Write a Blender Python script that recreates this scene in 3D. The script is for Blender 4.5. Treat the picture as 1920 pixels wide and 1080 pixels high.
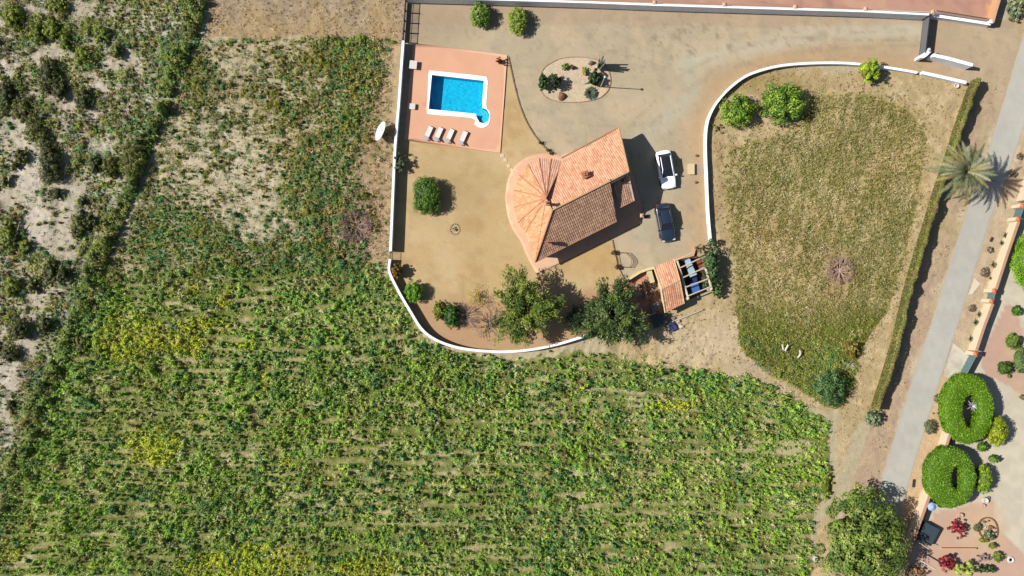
import bpy, bmesh, math
import numpy as np
from mathutils import Vector, geometry
sc = bpy.context.scene
for o in list(bpy.data.objects): bpy.data.objects.remove(o)
COL = sc.collection

# ------------------------------------------------------------------ camera, sky, sun, exposure
H = 100.0            # height of the camera over the ground
S = 0.0625           # metres per photograph pixel on the ground
cam = bpy.data.cameras.new('camera'); co = bpy.data.objects.new('camera', cam); COL.objects.link(co)
co.location = (0, 0, H); cam.sensor_width = 36; cam.lens = 36 * H / (1920 * S)
cam.clip_start = 1; cam.clip_end = 3000; sc.camera = co
ELEV = math.radians(44); AZ = math.radians(3.5)
SUN = Vector((-math.cos(ELEV) * math.cos(AZ), math.cos(ELEV) * math.sin(AZ), math.sin(ELEV)))
w = bpy.data.worlds.new('World'); sc.world = w; w.use_nodes = True
sky = w.node_tree.nodes.new('ShaderNodeTexSky'); sky.sky_type = 'NISHITA'; sky.sun_disc = False
sky.sun_elevation = ELEV; sky.sun_rotation = math.atan2(SUN.x, SUN.y)
bg = w.node_tree.nodes['Background']; w.node_tree.links.new(sky.outputs[0], bg.inputs[0]); bg.inputs[1].default_value = 0.058
sl = bpy.data.lights.new('sun', 'SUN'); sl.energy = 5.0; sl.angle = math.radians(0.5); sl.color = (1, 0.96, 0.9)
so = bpy.data.objects.new('sun', sl); COL.objects.link(so); so.location = SUN * 60
so.rotation_euler = (-SUN).to_track_quat('-Z', 'Y').to_euler()
sc.view_settings.view_transform = 'Standard'; sc.view_settings.look = 'None'
sc.view_settings.exposure = 0.80; sc.view_settings.gamma = 1
sc.cycles.max_bounces = 6; sc.cycles.transparent_max_bounces = 12
EX = 2.16            # a horizontal surface of albedo a shows as a*EX

# ------------------------------------------------------------------ helpers
def lin(c):
    c = np.asarray(c, float) / 255.0
    return np.where(c <= 0.04045, c / 12.92, ((c + 0.055) / 1.055) ** 2.4)
FG = 1.7             # leaves are seen at all angles, so their own colour is brighter than the crown looks
def A(r, g, b): return tuple(np.clip(lin((r, g, b)) / EX, 0, .85))
def P(px, py, h=0.0):
    k = S * (H - h) / H
    return ((px - 960) * k, (540 - py) * k)
def P3(px, py, h=0.0):
    x, y = P(px, py, h); return (x, y, h)

def _h(ix, iy, seed):
    n = (ix.astype(np.int64) * 374761393 + iy.astype(np.int64) * 668265263 + seed * 1442695041) & 0xffffffff
    n = ((n ^ (n >> 13)) * 1274126177) & 0xffffffff
    n = n ^ (n >> 16)
    return (n & 0xffff) / 65535.0
def vn(x, y, seed=0):
    ix = np.floor(x); iy = np.floor(y); fx = x - ix; fy = y - iy
    fx = fx * fx * (3 - 2 * fx); fy = fy * fy * (3 - 2 * fy)
    a = _h(ix, iy, seed); b = _h(ix + 1, iy, seed); c = _h(ix, iy + 1, seed); d = _h(ix + 1, iy + 1, seed)
    return (a * (1 - fx) + b * fx) * (1 - fy) + (c * (1 - fx) + d * fx) * fy
def fbm(x, y, s, seed=0, o=4):
    t = 0; a = 1; n = 0; x = np.asarray(x, float) / s; y = np.asarray(y, float) / s
    for i in range(o):
        t = t + a * vn(x, y, seed + i * 17); n += a; a *= .55; x = x * 2.03 + 5.1; y = y * 2.03 + 9.7
    return t / n
def inpoly(px, py, poly):
    px = np.asarray(px, float); py = np.asarray(py, float); r = np.zeros(px.shape, bool); n = len(poly)
    for i in range(n):
        x1, y1 = poly[i]; x2, y2 = poly[(i + 1) % n]
        if y1 == y2: continue
        c = ((y1 > py) != (y2 > py)) & (px < (x2 - x1) * (py - y1) / (y2 - y1) + x1)
        r ^= c
    return r
def dline(px, py, pts):
    d = np.full(np.shape(px), 1e9)
    for (x1, y1), (x2, y2) in zip(pts[:-1], pts[1:]):
        L = (x2 - x1) ** 2 + (y2 - y1) ** 2 + 1e-9
        t = np.clip(((px - x1) * (x2 - x1) + (py - y1) * (y2 - y1)) / L, 0, 1)
        d = np.minimum(d, np.hypot(px - x1 - t * (x2 - x1), py - y1 - t * (y2 - y1)))
    return d
def blob(px, py, x, y, rx, ry): return np.clip(1.25 - np.hypot((px - x) / rx, (py - y) / ry), 0, 1) ** .7
def smooth(t): t = np.clip(t, 0, 1); return t * t * (3 - 2 * t)
def curve(pts, n=8):
    P_ = [pts[0]] + list(pts) + [pts[-1]]; out = []
    for i in range(1, len(P_) - 2):
        p0, p1, p2, p3 = [np.array(q, float) for q in P_[i - 1:i + 3]]
        for k in range(n):
            t = k / n
            out.append(tuple(.5 * (2 * p1 + (p2 - p0) * t + (2 * p0 - 5 * p1 + 4 * p2 - p3) * t * t + (3 * p1 - p0 - 3 * p2 + p3) * t ** 3)))
    out.append(tuple(pts[-1])); return out

# ------------------------------------------------------------------ materials
MATS = {}
def nt(m):
    m.use_nodes = True; return m.node_tree.nodes, m.node_tree.links
def mat(name, c=None, rough=.8, var=.12, scale=3.0, bump=.0, metal=0, spec=.3, attr=False, trans=0.0, coat=0, bscale=None, var2=0.0, scale2=.4):
    if name in MATS: return MATS[name]
    m = bpy.data.materials.new(name); N, L = nt(m); b = N['Principled BSDF']
    b.inputs['Roughness'].default_value = rough; b.inputs['Metallic'].default_value = metal
    b.inputs['Specular IOR Level'].default_value = spec; b.inputs['Coat Weight'].default_value = coat
    tc = N.new('ShaderNodeNewGeometry')
    def noise(sc_, det=3):
        n = N.new('ShaderNodeTexNoise'); n.inputs['Scale'].default_value = sc_; n.inputs['Detail'].default_value = det
        L.new(tc.outputs['Position'], n.inputs['Vector']); return n
    if attr:
        at = N.new('ShaderNodeAttribute'); at.attribute_name = 'Col'; src = at.outputs['Color']
    else:
        rgb = N.new('ShaderNodeRGB'); rgb.outputs[0].default_value = (*c, 1); src = rgb.outputs[0]
    for v, s_ in ((var, scale), (var2, scale2)):
        if v <= 0: continue
        n = noise(s_); mr = N.new('ShaderNodeMapRange'); mr.inputs[1].default_value = .25; mr.inputs[2].default_value = .75
        mr.inputs[3].default_value = 1 - v; mr.inputs[4].default_value = 1 + v; L.new(n.outputs[0], mr.inputs[0])
        mx = N.new('ShaderNodeVectorMath'); mx.operation = 'SCALE'; L.new(src, mx.inputs[0]); L.new(mr.outputs[0], mx.inputs['Scale']); src = mx.outputs[0]
    L.new(src, b.inputs['Base Color'])
    if bump > 0:
        n = noise(bscale or scale * 2, 4); bp = N.new('ShaderNodeBump'); bp.inputs['Strength'].default_value = 1; bp.inputs['Distance'].default_value = bump
        L.new(n.outputs[0], bp.inputs['Height']); L.new(bp.outputs[0], b.inputs['Normal'])
    if trans > 0:
        t = N.new('ShaderNodeBsdfTranslucent'); L.new(src, t.inputs[0]); mx = N.new('ShaderNodeMixShader'); mx.inputs[0].default_value = trans
        L.new(b.outputs[0], mx.inputs[1]); L.new(t.outputs[0], mx.inputs[2]); L.new(mx.outputs[0], N['Material Output'].inputs[0])
    MATS[name] = m; return m
LEAF = mat('foliage', attr=True, rough=.55, var=.0, trans=.22, spec=.25)
BARK = mat('bark', A(120, 100, 85), var=.3, scale=6, bump=.02)
WHITE = mat('white_render', (.60, .60, .615), rough=.9, var=.10, scale=2.5, bump=.006, var2=.05)
DARKMETAL = mat('dark_metal', (.03, .03, .035), rough=.5, metal=.3)
STONE = mat('stone', A(170, 155, 135), var=.25, scale=4, bump=.03)

# ------------------------------------------------------------------ object writing
def tag(o, label=None, cat=None, group=None, kind=None):
    if label: o['label'] = label
    if cat: o['category'] = cat
    if group: o['group'] = group
    if kind: o['kind'] = kind
    return o
def empty(name, loc, label, cat, group=None):
    o = bpy.data.objects.new(name, None); COL.objects.link(o); o.location = loc; o.empty_display_size = .3
    return tag(o, label, cat, group)
def wpos(o): return np.array(o.location if o.parent is None else Vector(o.location) + Vector(wpos(o.parent)))
def link(name, me, parent=None, loc=(0, 0, 0)):
    """mesh data is in world coordinates; it is moved to the origin of its thing"""
    o = bpy.data.objects.new(name, me); COL.objects.link(o)
    base = np.array(loc, float)
    if parent is not None: o.parent = parent; base = wpos(parent)
    else: o.location = loc
    if np.any(base != 0):
        n = len(me.vertices); c = np.empty(n * 3); me.vertices.foreach_get('co', c)
        c = (c.reshape(-1, 3) - base).ravel(); me.vertices.foreach_set('co', c); me.update()
    return o
class MB:
    def __init__(s): s.v = []; s.f = []; s.c = []; s.cc = (1, 1, 1)
    def add(s, vs, fs, c=None):
        b = len(s.v); s.v += [tuple(q) for q in vs]; s.f += [tuple(b + i for i in f) for f in fs]; s.c += [c or s.cc] * len(vs); return s
    def prism(s, poly, z0, z1, c=None):
        n = len(poly); a = sum(poly[i][0] * poly[(i + 1) % n][1] - poly[(i + 1) % n][0] * poly[i][1] for i in range(n))
        if a < 0: poly = poly[::-1]
        vs = [(x, y, z0) for x, y in poly] + [(x, y, z1) for x, y in poly]
        fs = [tuple(range(n - 1, -1, -1)), tuple(range(n, 2 * n))] + [(i, (i + 1) % n, n + (i + 1) % n, n + i) for i in range(n)]
        return s.add(vs, fs, c)
    def box(s, x, y, z0, lx, ly, lz, rot=0, c=None, bev=0):
        ca, sa = math.cos(rot), math.sin(rot); hx, hy = lx / 2, ly / 2
        if bev:
            q = [(-hx + bev, -hy), (hx - bev, -hy), (hx, -hy + bev), (hx, hy - bev), (hx - bev, hy), (-hx + bev, hy), (-hx, hy - bev), (-hx, -hy + bev)]
        else: q = [(-hx, -hy), (hx, -hy), (hx, hy), (-hx, hy)]
        return s.prism([(x + a * ca - b * sa, y + a * sa + b * ca) for a, b in q], z0, z0 + lz, c)
    def tube(s, pts, r, n=6, c=None, r1=None):
        pts = [Vector(p) for p in pts]; m = len(pts); rings = []
        for i, p in enumerate(pts):
            d = (pts[min(i + 1, m - 1)] - pts[max(i - 1, 0)]).normalized()
            u = d.cross(Vector((0, 0, 1)) if abs(d.z) < .9 else Vector((1, 0, 0))).normalized(); v = d.cross(u)
            rr = r if r1 is None else r + (r1 - r) * i / (m - 1)
            rings += [tuple(p + (u * math.cos(2 * math.pi * k / n) + v * math.sin(2 * math.pi * k / n)) * rr) for k in range(n)]
        fs = [(i * n + k, i * n + (k + 1) % n, (i + 1) * n + (k + 1) % n, (i + 1) * n + k) for i in range(m - 1) for k in range(n)]
        fs += [tuple(range(n))[::-1], tuple((m - 1) * n + k for k in range(n))]
        return s.add(rings, fs, c)
    def lathe(s, x, y, prof, n=16, sx=1, sy=1, c=None):
        vs = []; m = len(prof)
        for r, z in prof: vs += [(x + r * sx * math.cos(2 * math.pi * k / n), y + r * sy * math.sin(2 * math.pi * k / n), z) for k in range(n)]
        fs = [(i * n + k, i * n + (k + 1) % n, (i + 1) * n + (k + 1) % n, (i + 1) * n + k) for i in range(m - 1) for k in range(n)]
        fs += [tuple(range(n))[::-1], tuple((m - 1) * n + k for k in range(n))]
        return s.add(vs, fs, c)
    def rock(s, x, y, z, rx, ry, rz, rng, c=None):
        bm = bmesh.new(); bmesh.ops.create_icosphere(bm, subdivisions=2, radius=1)
        k = rng.uniform(0, 9)
        vs = []
        for v in bm.verts:
            q = v.co; d = 1 + .22 * math.sin(q.x * 3 + k) * math.cos(q.y * 4 - k) + .12 * math.sin(q.z * 5 + k * 2)
            vs.append((x + q.x * rx * d, y + q.y * ry * d, z + q.z * rz * d))
        fs = [tuple(v.index for v in f.verts) for f in bm.faces]; bm.free(); return s.add(vs, fs, c)
    def mesh(s, name, m):
        me = bpy.data.meshes.new(name); me.from_pydata(s.v, [], s.f); me.materials.append(m)
        a = me.color_attributes.new('Col', 'FLOAT_COLOR', 'POINT'); cc = np.ones((len(s.v), 4)); cc[:, :3] = np.array(s.c).reshape(-1, 3); a.data.foreach_set('color', cc.ravel())
        return me
    def build(s, name, m, parent=None, loc=(0, 0, 0), smooth_=False):
        me = s.mesh(name, m)
        if smooth_: me.polygons.foreach_set('use_smooth', [True] * len(me.polygons))
        return link(name, me, parent, loc)

def raw_mesh(name, V, F, C, m, smooth_=False):
    """V nx3, F mxk (all faces k-sided), C nx3 : fast mesh"""
    me = bpy.data.meshes.new(name); n, (q, k) = len(V), F.shape
    me.vertices.add(n); me.vertices.foreach_set('co', np.ascontiguousarray(V, np.float32).ravel())
    me.loops.add(q * k); me.loops.foreach_set('vertex_index', np.ascontiguousarray(F, np.int32).ravel())
    me.polygons.add(q); me.polygons.foreach_set('loop_start', np.arange(0, q * k, k, dtype=np.int32))
    try: me.polygons.foreach_set('loop_total', np.full(q, k, np.int32))
    except Exception: pass
    me.update(calc_edges=True)
    if smooth_: me.polygons.foreach_set('use_smooth', np.ones(q, bool))
    a = me.color_attributes.new('Col', 'FLOAT_COLOR', 'POINT'); cc = np.ones((n, 4), np.float32); cc[:, :3] = C; a.data.foreach_set('color', cc.ravel())
    me.materials.append(m); return me

def leaf_arrays(pos, nrm, size, col, rng, aspect=.6, along=None):
    n = len(pos); nrm = nrm / (np.linalg.norm(nrm, axis=1, keepdims=True) + 1e-9)
    r = rng.normal(size=(n, 3)) if along is None else along
    t = r - nrm * np.sum(r * nrm, 1, keepdims=True); t /= np.linalg.norm(t, axis=1, keepdims=True) + 1e-9
    b = np.cross(nrm, t); s = np.broadcast_to(np.asarray(size, float), (n,))[:, None]
    a = t * s * .5; c = b * s * .5 * aspect
    V = np.stack([pos - a, pos + c - a * .1 , pos + a, pos - c - a * .1], 1).reshape(-1, 3)
    return V, np.repeat(col, 4, axis=0)
def leaf_mesh(name, parts, m):
    V = np.concatenate([p[0] for p in parts]); C = np.concatenate([p[1] for p in parts])
    return raw_mesh(name, V, np.arange(len(V)).reshape(-1, 4), C, m)
def pal(rng, n, cols, weights=None, jit=.16):
    cols = np.array([A(*c) for c in cols]) * FG; w = None if weights is None else np.array(weights) / sum(weights)
    c = cols[rng.choice(len(cols), n, p=w)]
    return np.clip(c * rng.uniform(1 - jit, 1 + jit, (n, 1)) * rng.uniform(.94, 1.06, (n, 3)), .002, .8)

G_MID = [(128, 158, 62), (104, 136, 52), (86, 120, 48), (150, 176, 78)]
G_DARK = [(62, 92, 44), (76, 104, 50), (92, 118, 58), (50, 76, 40)]
G_BRIGHT = [(110, 160, 30), (130, 176, 40), (92, 142, 28), (150, 190, 60)]
G_LIME = [(160, 182, 48), (140, 168, 42), (178, 196, 70)]
G_OLIVE = [(140, 138, 66), (120, 122, 58), (160, 156, 84), (104, 108, 52)]
G_GREY = [(128, 142, 104), (110, 126, 92), (146, 158, 122), (94, 108, 78)]
G_RED = [(150, 44, 52), (120, 30, 42), (176, 66, 70)]
G_DRY = [(176, 150, 108), (150, 126, 92), (196, 172, 128)]

def crown_mesh(name, c, r, n, leaf, cols, rng, shape='round', lump=.25, clumps=None, core=.86, aspect=.6, weights=None, spread=.16, m=None, irr=.05):
    """crown as a core of foliage wrapped in many leaf faces. c centre, r radii"""
    c = np.array(c, float); r = np.array(r, float); e = {'round': 2.0, 'box': 3.6, 'flat': 3.0}[shape]
    k = clumps or max(12, n // 26)
    d = rng.normal(size=(k, 3)); d[:, 2] = np.where(d[:, 2] < -.25 * np.abs(d[:, 0]), -d[:, 2], d[:, 2])
    d /= (np.sum(np.abs(d) ** e, 1, keepdims=True)) ** (1 / e)
    rad = 1 - lump * rng.uniform(0, 1, (k, 1)) ** 1.4
    an = np.arctan2(d[:, 1], d[:, 0]); ir = 1 + irr * (np.sin(an * 3 + c[0]) * .6 + np.sin(an * 5 + c[1]) * .4 + np.sin(an * 8) * .25); d = d * np.stack([ir, ir, np.ones(k)], 1)
    cen = c + d * r * rad
    i = rng.integers(0, k, n); o = rng.normal(size=(n, 3)); o /= np.linalg.norm(o, axis=1, keepdims=True)
    rr = spread * min(r[0], r[1]) * rng.uniform(.5, 1, (n, 1)) ** .5
    pos = cen[i] + o * rr; pos[:, 2] = np.maximum(pos[:, 2], .04)
    nr = o * .7 + (pos - c) / r * .7 + rng.normal(size=(n, 3)) * .35; nr[:, 2] = np.abs(nr[:, 2]) * .8 + .15
    cl = pal(rng, k, cols, weights, .12)[i] * rng.uniform(.82, 1.15, (n, 1))
    V, C = leaf_arrays(pos, nr, leaf * rng.uniform(.7, 1.3, n), cl, rng, aspect)
    F = np.arange(len(V)).reshape(-1, 4)
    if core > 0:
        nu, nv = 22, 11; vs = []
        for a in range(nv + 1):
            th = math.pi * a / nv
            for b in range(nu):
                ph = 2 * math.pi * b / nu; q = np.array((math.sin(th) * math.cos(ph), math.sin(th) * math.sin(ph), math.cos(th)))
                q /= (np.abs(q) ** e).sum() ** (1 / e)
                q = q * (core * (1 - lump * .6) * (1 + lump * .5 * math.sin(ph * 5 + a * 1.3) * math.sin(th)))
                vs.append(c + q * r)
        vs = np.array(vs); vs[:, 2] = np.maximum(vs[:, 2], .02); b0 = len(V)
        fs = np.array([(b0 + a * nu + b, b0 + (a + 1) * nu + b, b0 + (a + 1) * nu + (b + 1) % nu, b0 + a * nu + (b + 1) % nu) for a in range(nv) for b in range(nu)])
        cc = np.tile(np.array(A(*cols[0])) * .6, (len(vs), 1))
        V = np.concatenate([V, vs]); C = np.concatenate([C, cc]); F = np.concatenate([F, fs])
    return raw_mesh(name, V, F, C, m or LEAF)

RN = np.random.default_rng(7)
def shrub(px, py, rx, ry, h, label, cat='shrub', group=None, name='shrub', cols=G_MID, shape='round', dens=1.0, leaf=.16, lump=.25, trunk=True, core=.86, spread=.16, z0=None, aspect=.6, seed=None):
    """px,py,rx,ry as seen in the photograph; h its height"""
    rng = np.random.default_rng(seed if seed is not None else int(px * 7 + py * 13))
    hc = h * .6 if z0 is None else (h + z0) / 2
    x, y = P(px, py, hc); rx *= S; ry *= S; rz = (h - (z0 or 0)) / 2 if z0 is not None else h * .55
    zc = (h - rz)
    t = empty(name, (x, y, 0), label, cat, group)
    area = 4 * rx * ry + 2 * rz * (rx + ry)
    n = int(min(15000, 330 * area * dens * (.16 / leaf) ** 2 * .5))
    me = crown_mesh('crown', (x, y, zc), (rx, ry, rz), n, leaf, cols, rng, shape, lump, core=core, spread=spread, aspect=aspect)
    link('crown', me, t)
    if trunk:
        m = MB(); m.tube([(x, y, 0), (x + .04, y, zc * .6), (x, y + .05, zc)], .05 + .03 * rx, 7, r1=.03 + .015 * rx)
        for k in range(4):
            a = k * 1.6 + px; m.tube([(x, y, zc * .5), (x + math.cos(a) * rx * .5, y + math.sin(a) * ry * .5, zc)], .03, 5, r1=.015)
        m.build('trunk', BARK, t)
    return t

# ------------------------------------------------------------------ ground: painted soils on one fine sheet
BOUND = [(408, -30), (380, 70), (335, 175), (285, 305), (235, 430), (195, 530), (150, 635), (100, 760), (40, 915), (-20, 1060), (-60, 1150)]
ESTATE = [(757, -30), (1745, -30), (1745, 110), (1825, 132), (1825, 160), (1722, 135), (1560, 119), (1480, 124), (1402, 142), (1350, 178), (1325, 235), (1324, 330), (1332, 455), (1340, 560), (1250, 600), (1110, 628), (1060, 640), (1000, 655), (920, 660), (850, 650), (808, 632), (780, 600), (755, 560), (728, 510), (728, 480), (735, 350), (745, 250), (756, 75)]
ROADL = [(1990, -120), (1955, -30), (1920, 61), (1867, 236), (1838, 330), (1809, 405), (1758, 569), (1708, 719), (1668, 849), (1628, 980), (1594, 1090), (1560, 1200)]
ROADR = [(2050, -120), (1990, 60), (1920, 237), (1888, 330), (1857, 410), (1808, 569), (1761, 719), (1720, 849), (1682, 980), (1650, 1090), (1615, 1200)]
MEADOW = [(1362, 275), (1410, 262), (1475, 250), (1505, 222), (1520, 180), (1560, 172), (1640, 178), (1690, 195), (1722, 225), (1738, 262), (1728, 340), (1704, 450), (1680, 540), (1660, 590), (1640, 612), (1612, 660), (1600, 720), (1580, 765), (1545, 758), (1480, 720), (1440, 700), (1400, 665), (1385, 640), (1380, 540), (1366, 480), (1362, 380), (1352, 320)]
TILLED = [(395, -40), (760, -40), (757, 85), (700, 78), (640, 76), (560, 68), (470, 72), (430, 66), (388, 72)]
FIELD = [(165, 520), (400, 500), (560, 500), (640, 490), (725, 515), (750, 565), (800, 640), (850, 662), (960, 672), (1060, 660), (1240, 668), (1330, 690), (1440, 720), (1555, 790), (1553, 870), (1530, 960), (1510, 1120), (-60, 1150), (-40, 1060)]
NEIGH = [(1990, 200), (1935, 340), (1912, 400), (1866, 553), (1828, 665), (1800, 760), (1785, 820), (1750, 930), (1692, 1085), (1660, 1200), (2060, 1200), (2060, 200)]
FLATS = [ESTATE, ROADL + ROADR[::-1], NEIGH, [(760, -200), (1900, -200), (1870, 45), (1750, 28), (760, 10)], [(1720, 20), (1960, 20), (1840, 200), (1720, 140)], [(1745, 640), (1830, 660), (1800, 720), (1750, 720)]]

def rowf(px, py):
    row = .5 + .5 * np.cos((py + 3 * np.sin(px / 90) + 6 * (fbm(px, py, 60, 109) - .5)) * 2 * math.pi / 19.5); even = smooth((fbm(px, py, 80, 115) - .40) * 6)
    brk = .35 + .65 * smooth((fbm(px / 2, py, 12, 117, 2) - .42) * 8)
    return (1 - row) ** 1.3 * even * brk
def ground_cols(px, py):
    """soil colours with soft borders; field base also darkened for shade between plants"""
    wx = (fbm(px, py, 45, 3) - .5) * 34 + (fbm(px, py, 9, 4, 3) - .5) * 12; wy = (fbm(px, py, 45, 5) - .5) * 34 + (fbm(px, py, 9, 6, 3) - .5) * 12
    qx = px + wx; qy = py + wy; f1 = fbm(px, py, 60, 8); f2 = fbm(px, py, 14, 9, 3)
    C = np.empty(px.shape + (3,)); C[:] = lin((200, 188, 166))
    def mixc(mask, c):
        m_ = np.clip(mask, 0, 1)[..., None]; C[:] = C * (1 - m_) + lin(c) * m_
    mixc(smooth((f1 - .45) * 5), (214, 203, 184))
    mixc((qx > np.interp(qy, [-200, 408, 1300], [440, 250, -120])) * 1.0 * (qy > 60), (198, 184, 150))
    mixc(inpoly(qx, qy, FIELD) * 1.0, (122, 130, 66))  # low green cover, darkened to stand for shade in the gaps
    mixc(inpoly(qx, qy, FIELD) * smooth((fbm(px / 6, py, 10, 116, 2) - .63) * 10), (200, 186, 146))
    mixc(inpoly(qx, qy, FIELD) * rowf(px, py) * .8, (190, 178, 128))
    mixc(inpoly(qx, qy, FIELD) * smooth((fbm(px, py, 30, 70) - .5) * 6) * .7, (124, 130, 66))
    mixc(blob(qx, qy, 420, 300, 130, 90), (214, 200, 170)); mixc(blob(qx, qy, 480, 400, 90, 55), (206, 194, 164))
    mixc(blob(qx, qy, 695, 310, 46, 160) * .8, (180, 152, 124)); mixc(blob(qx, qy, 665, 430, 60, 70) * .8, (158, 126, 116))
    mixc((qx > 690) * (qx < 745) * (qy > 60) * (qy < 500) * .7, (186, 158, 122))
    mixc(inpoly(px + wx * .3, py + wy * .3, TILLED) * 1.0, (182, 162, 134)); mixc(inpoly(px + wx * .3, py + wy * .3, TILLED) * smooth((f2 - .5) * 8) * .5, (160, 134, 104))
    mixc(inpoly(px + wx * .3, py + wy * .3, TILLED) * smooth((f1 - .5) * 6) * .5, (190, 160, 112))
    # meadow surround
    SUR = [(1330, 110), (1825, 150), (1760, 360), (1640, 770), (1590, 830), (1570, 900), (1545, 960), (1500, 1120), (1560, 1120), (1570, 780), (1400, 720), (1240, 690), (1120, 650), (1250, 600), (1345, 540), (1330, 450)]
    mixc(inpoly(qx, qy, SUR) * 1.0, (194, 172, 128)); mixc(inpoly(qx, qy, SUR) * smooth((f2 - .5) * 7) * .8, (216, 192, 150))
    mixc(blob(qx, qy, 1330, 640, 95, 55), (214, 192, 158)); mixc(blob(qx, qy, 1480, 720, 60, 20) * .6, (208, 188, 160))
    mixc(blob(qx, qy, 1440, 150, 130, 22) * .7, (166, 144, 90)); mixc(blob(qx, qy, 1350, 330, 14, 130) * .6, (180, 150, 110))
    MD = inpoly(px + wx * .25, py + wy * .25, MEADOW) * 1.0
    mixc(MD, (160, 148, 94)); mixc(MD * smooth((f1 - .5) * 6), (192, 170, 118)); mixc(MD * smooth((fbm(px * .96 + py * .27, (py * .96 - px * .27) / 8, 7, 146, 2) - .52) * 8) * .8, (204, 184, 136)); mixc(MD * smooth((qy - 545 + 90 * (f1 - .5)) / 70), (118, 124, 52))
    mixc(blob(qx, qy, 1572, 510, 26, 48) * .9, (168, 134, 104)); mixc(blob(qx, qy, 1410, 690, 40, 14) * .8, (200, 180, 150))
    # verges of the lane
    VL = np.interp(py, [-100, 140, 400, 590, 785, 900, 1200], [1960, 1826, 1746, 1692, 1636, 1600, 1510])
    VR = np.interp(py, [q[1] for q in ROADL], [q[0] for q in ROADL]); V2 = np.interp(py, [q[1] for q in ROADR], [q[0] for q in ROADR])
    vm = (px > VL) * (px < VR + 3) * 1.0
    mixc(vm, (194, 168, 140)); mixc(vm * smooth((f2 - .5) * 6) * .7, (206, 182, 146)); mixc(vm * np.clip(1 - (VR - qx) / 9, 0, 1), (214, 196, 166))
    mixc(vm * smooth((fbm(px, py, 25, 90) - .5) * 6) * .5 * (py < 560) * (py > 200), (184, 168, 122))
    vr = (px > V2 - 3) * 1.0
    mixc(vr, (200, 178, 148)); mixc(vr * smooth((f2 - .45) * 6) * .7, (216, 194, 160)); mixc(vr * (qy > 700), (222, 190, 150))
    NW_ = dline(px, py, [(1909, 415), (1863, 548), (1828, 662), (1790, 800), (1745, 940)])
    mixc(vr * np.clip(1.4 - NW_ / 14, 0, 1), (238, 214, 172))
    mixc((px > VL) * (qy < 190) * (qy > 20) * (qx > 1740) * (qx < VR + 3) * .6, (200, 172, 134))
    return C / EX

gx0, gx1, gy0, gy1, gs = -66, 66, -39, 39, .16
nx = int((gx1 - gx0) / gs) + 1; ny = int((gy1 - gy0) / gs) + 1
GX, GY = np.meshgrid(np.linspace(gx0, gx1, nx), np.linspace(gy0, gy1, ny)); GPX = GX / S + 960; GPY = 540 - GY / S
flat = np.zeros(GX.shape)
for q in FLATS: flat = np.maximum(flat, inpoly(GPX, GPY, q) * 1.0)
for _ in range(5): flat = np.maximum(flat, .25 * (np.roll(flat, 1, 0) + np.roll(flat, -1, 0) + np.roll(flat, 1, 1) + np.roll(flat, -1, 1)))
for _ in range(6): flat = .25 * (np.roll(flat, 1, 0) + np.roll(flat, -1, 0) + np.roll(flat, 1, 1) + np.roll(flat, -1, 1))
rough = 1 - np.clip(flat * 1.6, 0, 1)
amp = np.where((GPX > 1330) & (GPX < 1900), .45, 1.0); amp = np.where(inpoly(GPX, GPY, TILLED), .8, amp)
GZ = ((fbm(GX, GY, 1.4, 21, 4) - .5) * .34 + (fbm(GX, GY, .45, 22, 2) - .5) * .16) * rough * amp
dB = dline(GPX, GPY, BOUND)
def ground_z(x, y):
    i = np.clip(((np.asarray(x) - gx0) / gs).astype(int), 0, nx - 1); j = np.clip(((np.asarray(y) - gy0) / gs).astype(int), 0, ny - 1)
    return GZ[j, i]
idx = np.arange(nx * ny).reshape(ny, nx)
F = np.stack([idx[:-1, :-1], idx[:-1, 1:], idx[1:, 1:], idx[1:, :-1]], -1).reshape(-1, 4)
POOL = [(810, 141), (907.5, 152), (904, 196), (905, 203), (913, 206), (918, 216), (916, 227), (908, 232), (899, 230), (893, 219), (893, 214), (804, 205)]
fc = F.mean(1).astype(int)
cxp = GPX.ravel()[F].mean(1); cyp = GPY.ravel()[F].mean(1)
keep = ~inpoly(cxp, cyp, [(806, 137), (912, 149), (909, 196), (922, 212), (920, 228), (908, 236), (896, 233), (888, 219), (800, 209)])
MSOIL = mat('soil', attr=True, rough=1, var=.16, scale=7, bump=.05, bscale=9, var2=.10, scale2=1.6, spec=.1)
me = raw_mesh('ground', np.stack([GX.ravel(), GY.ravel(), GZ.ravel()], 1), F[keep], ground_cols(GPX, GPY).reshape(-1, 3), MSOIL, True)
tag(link('ground', me), kind='structure')
m = MB()
for (a, b, c_, d) in ((-900, -900, 900, gy0), (-900, gy1, 900, 900), (-900, gy0, gx0, gy1), (gx1, gy0, 900, gy1)):
    m.add([(a, b, -.12), (c_, b, -.12), (c_, d, -.12), (a, d, -.12)], [(0, 1, 2, 3)], A(176, 166, 120))
tag(m.build('terrain', mat('far_soil', attr=True, rough=1, var=.3, scale=.4, bump=.2, var2=.2, scale2=.05)), kind='structure')

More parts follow.
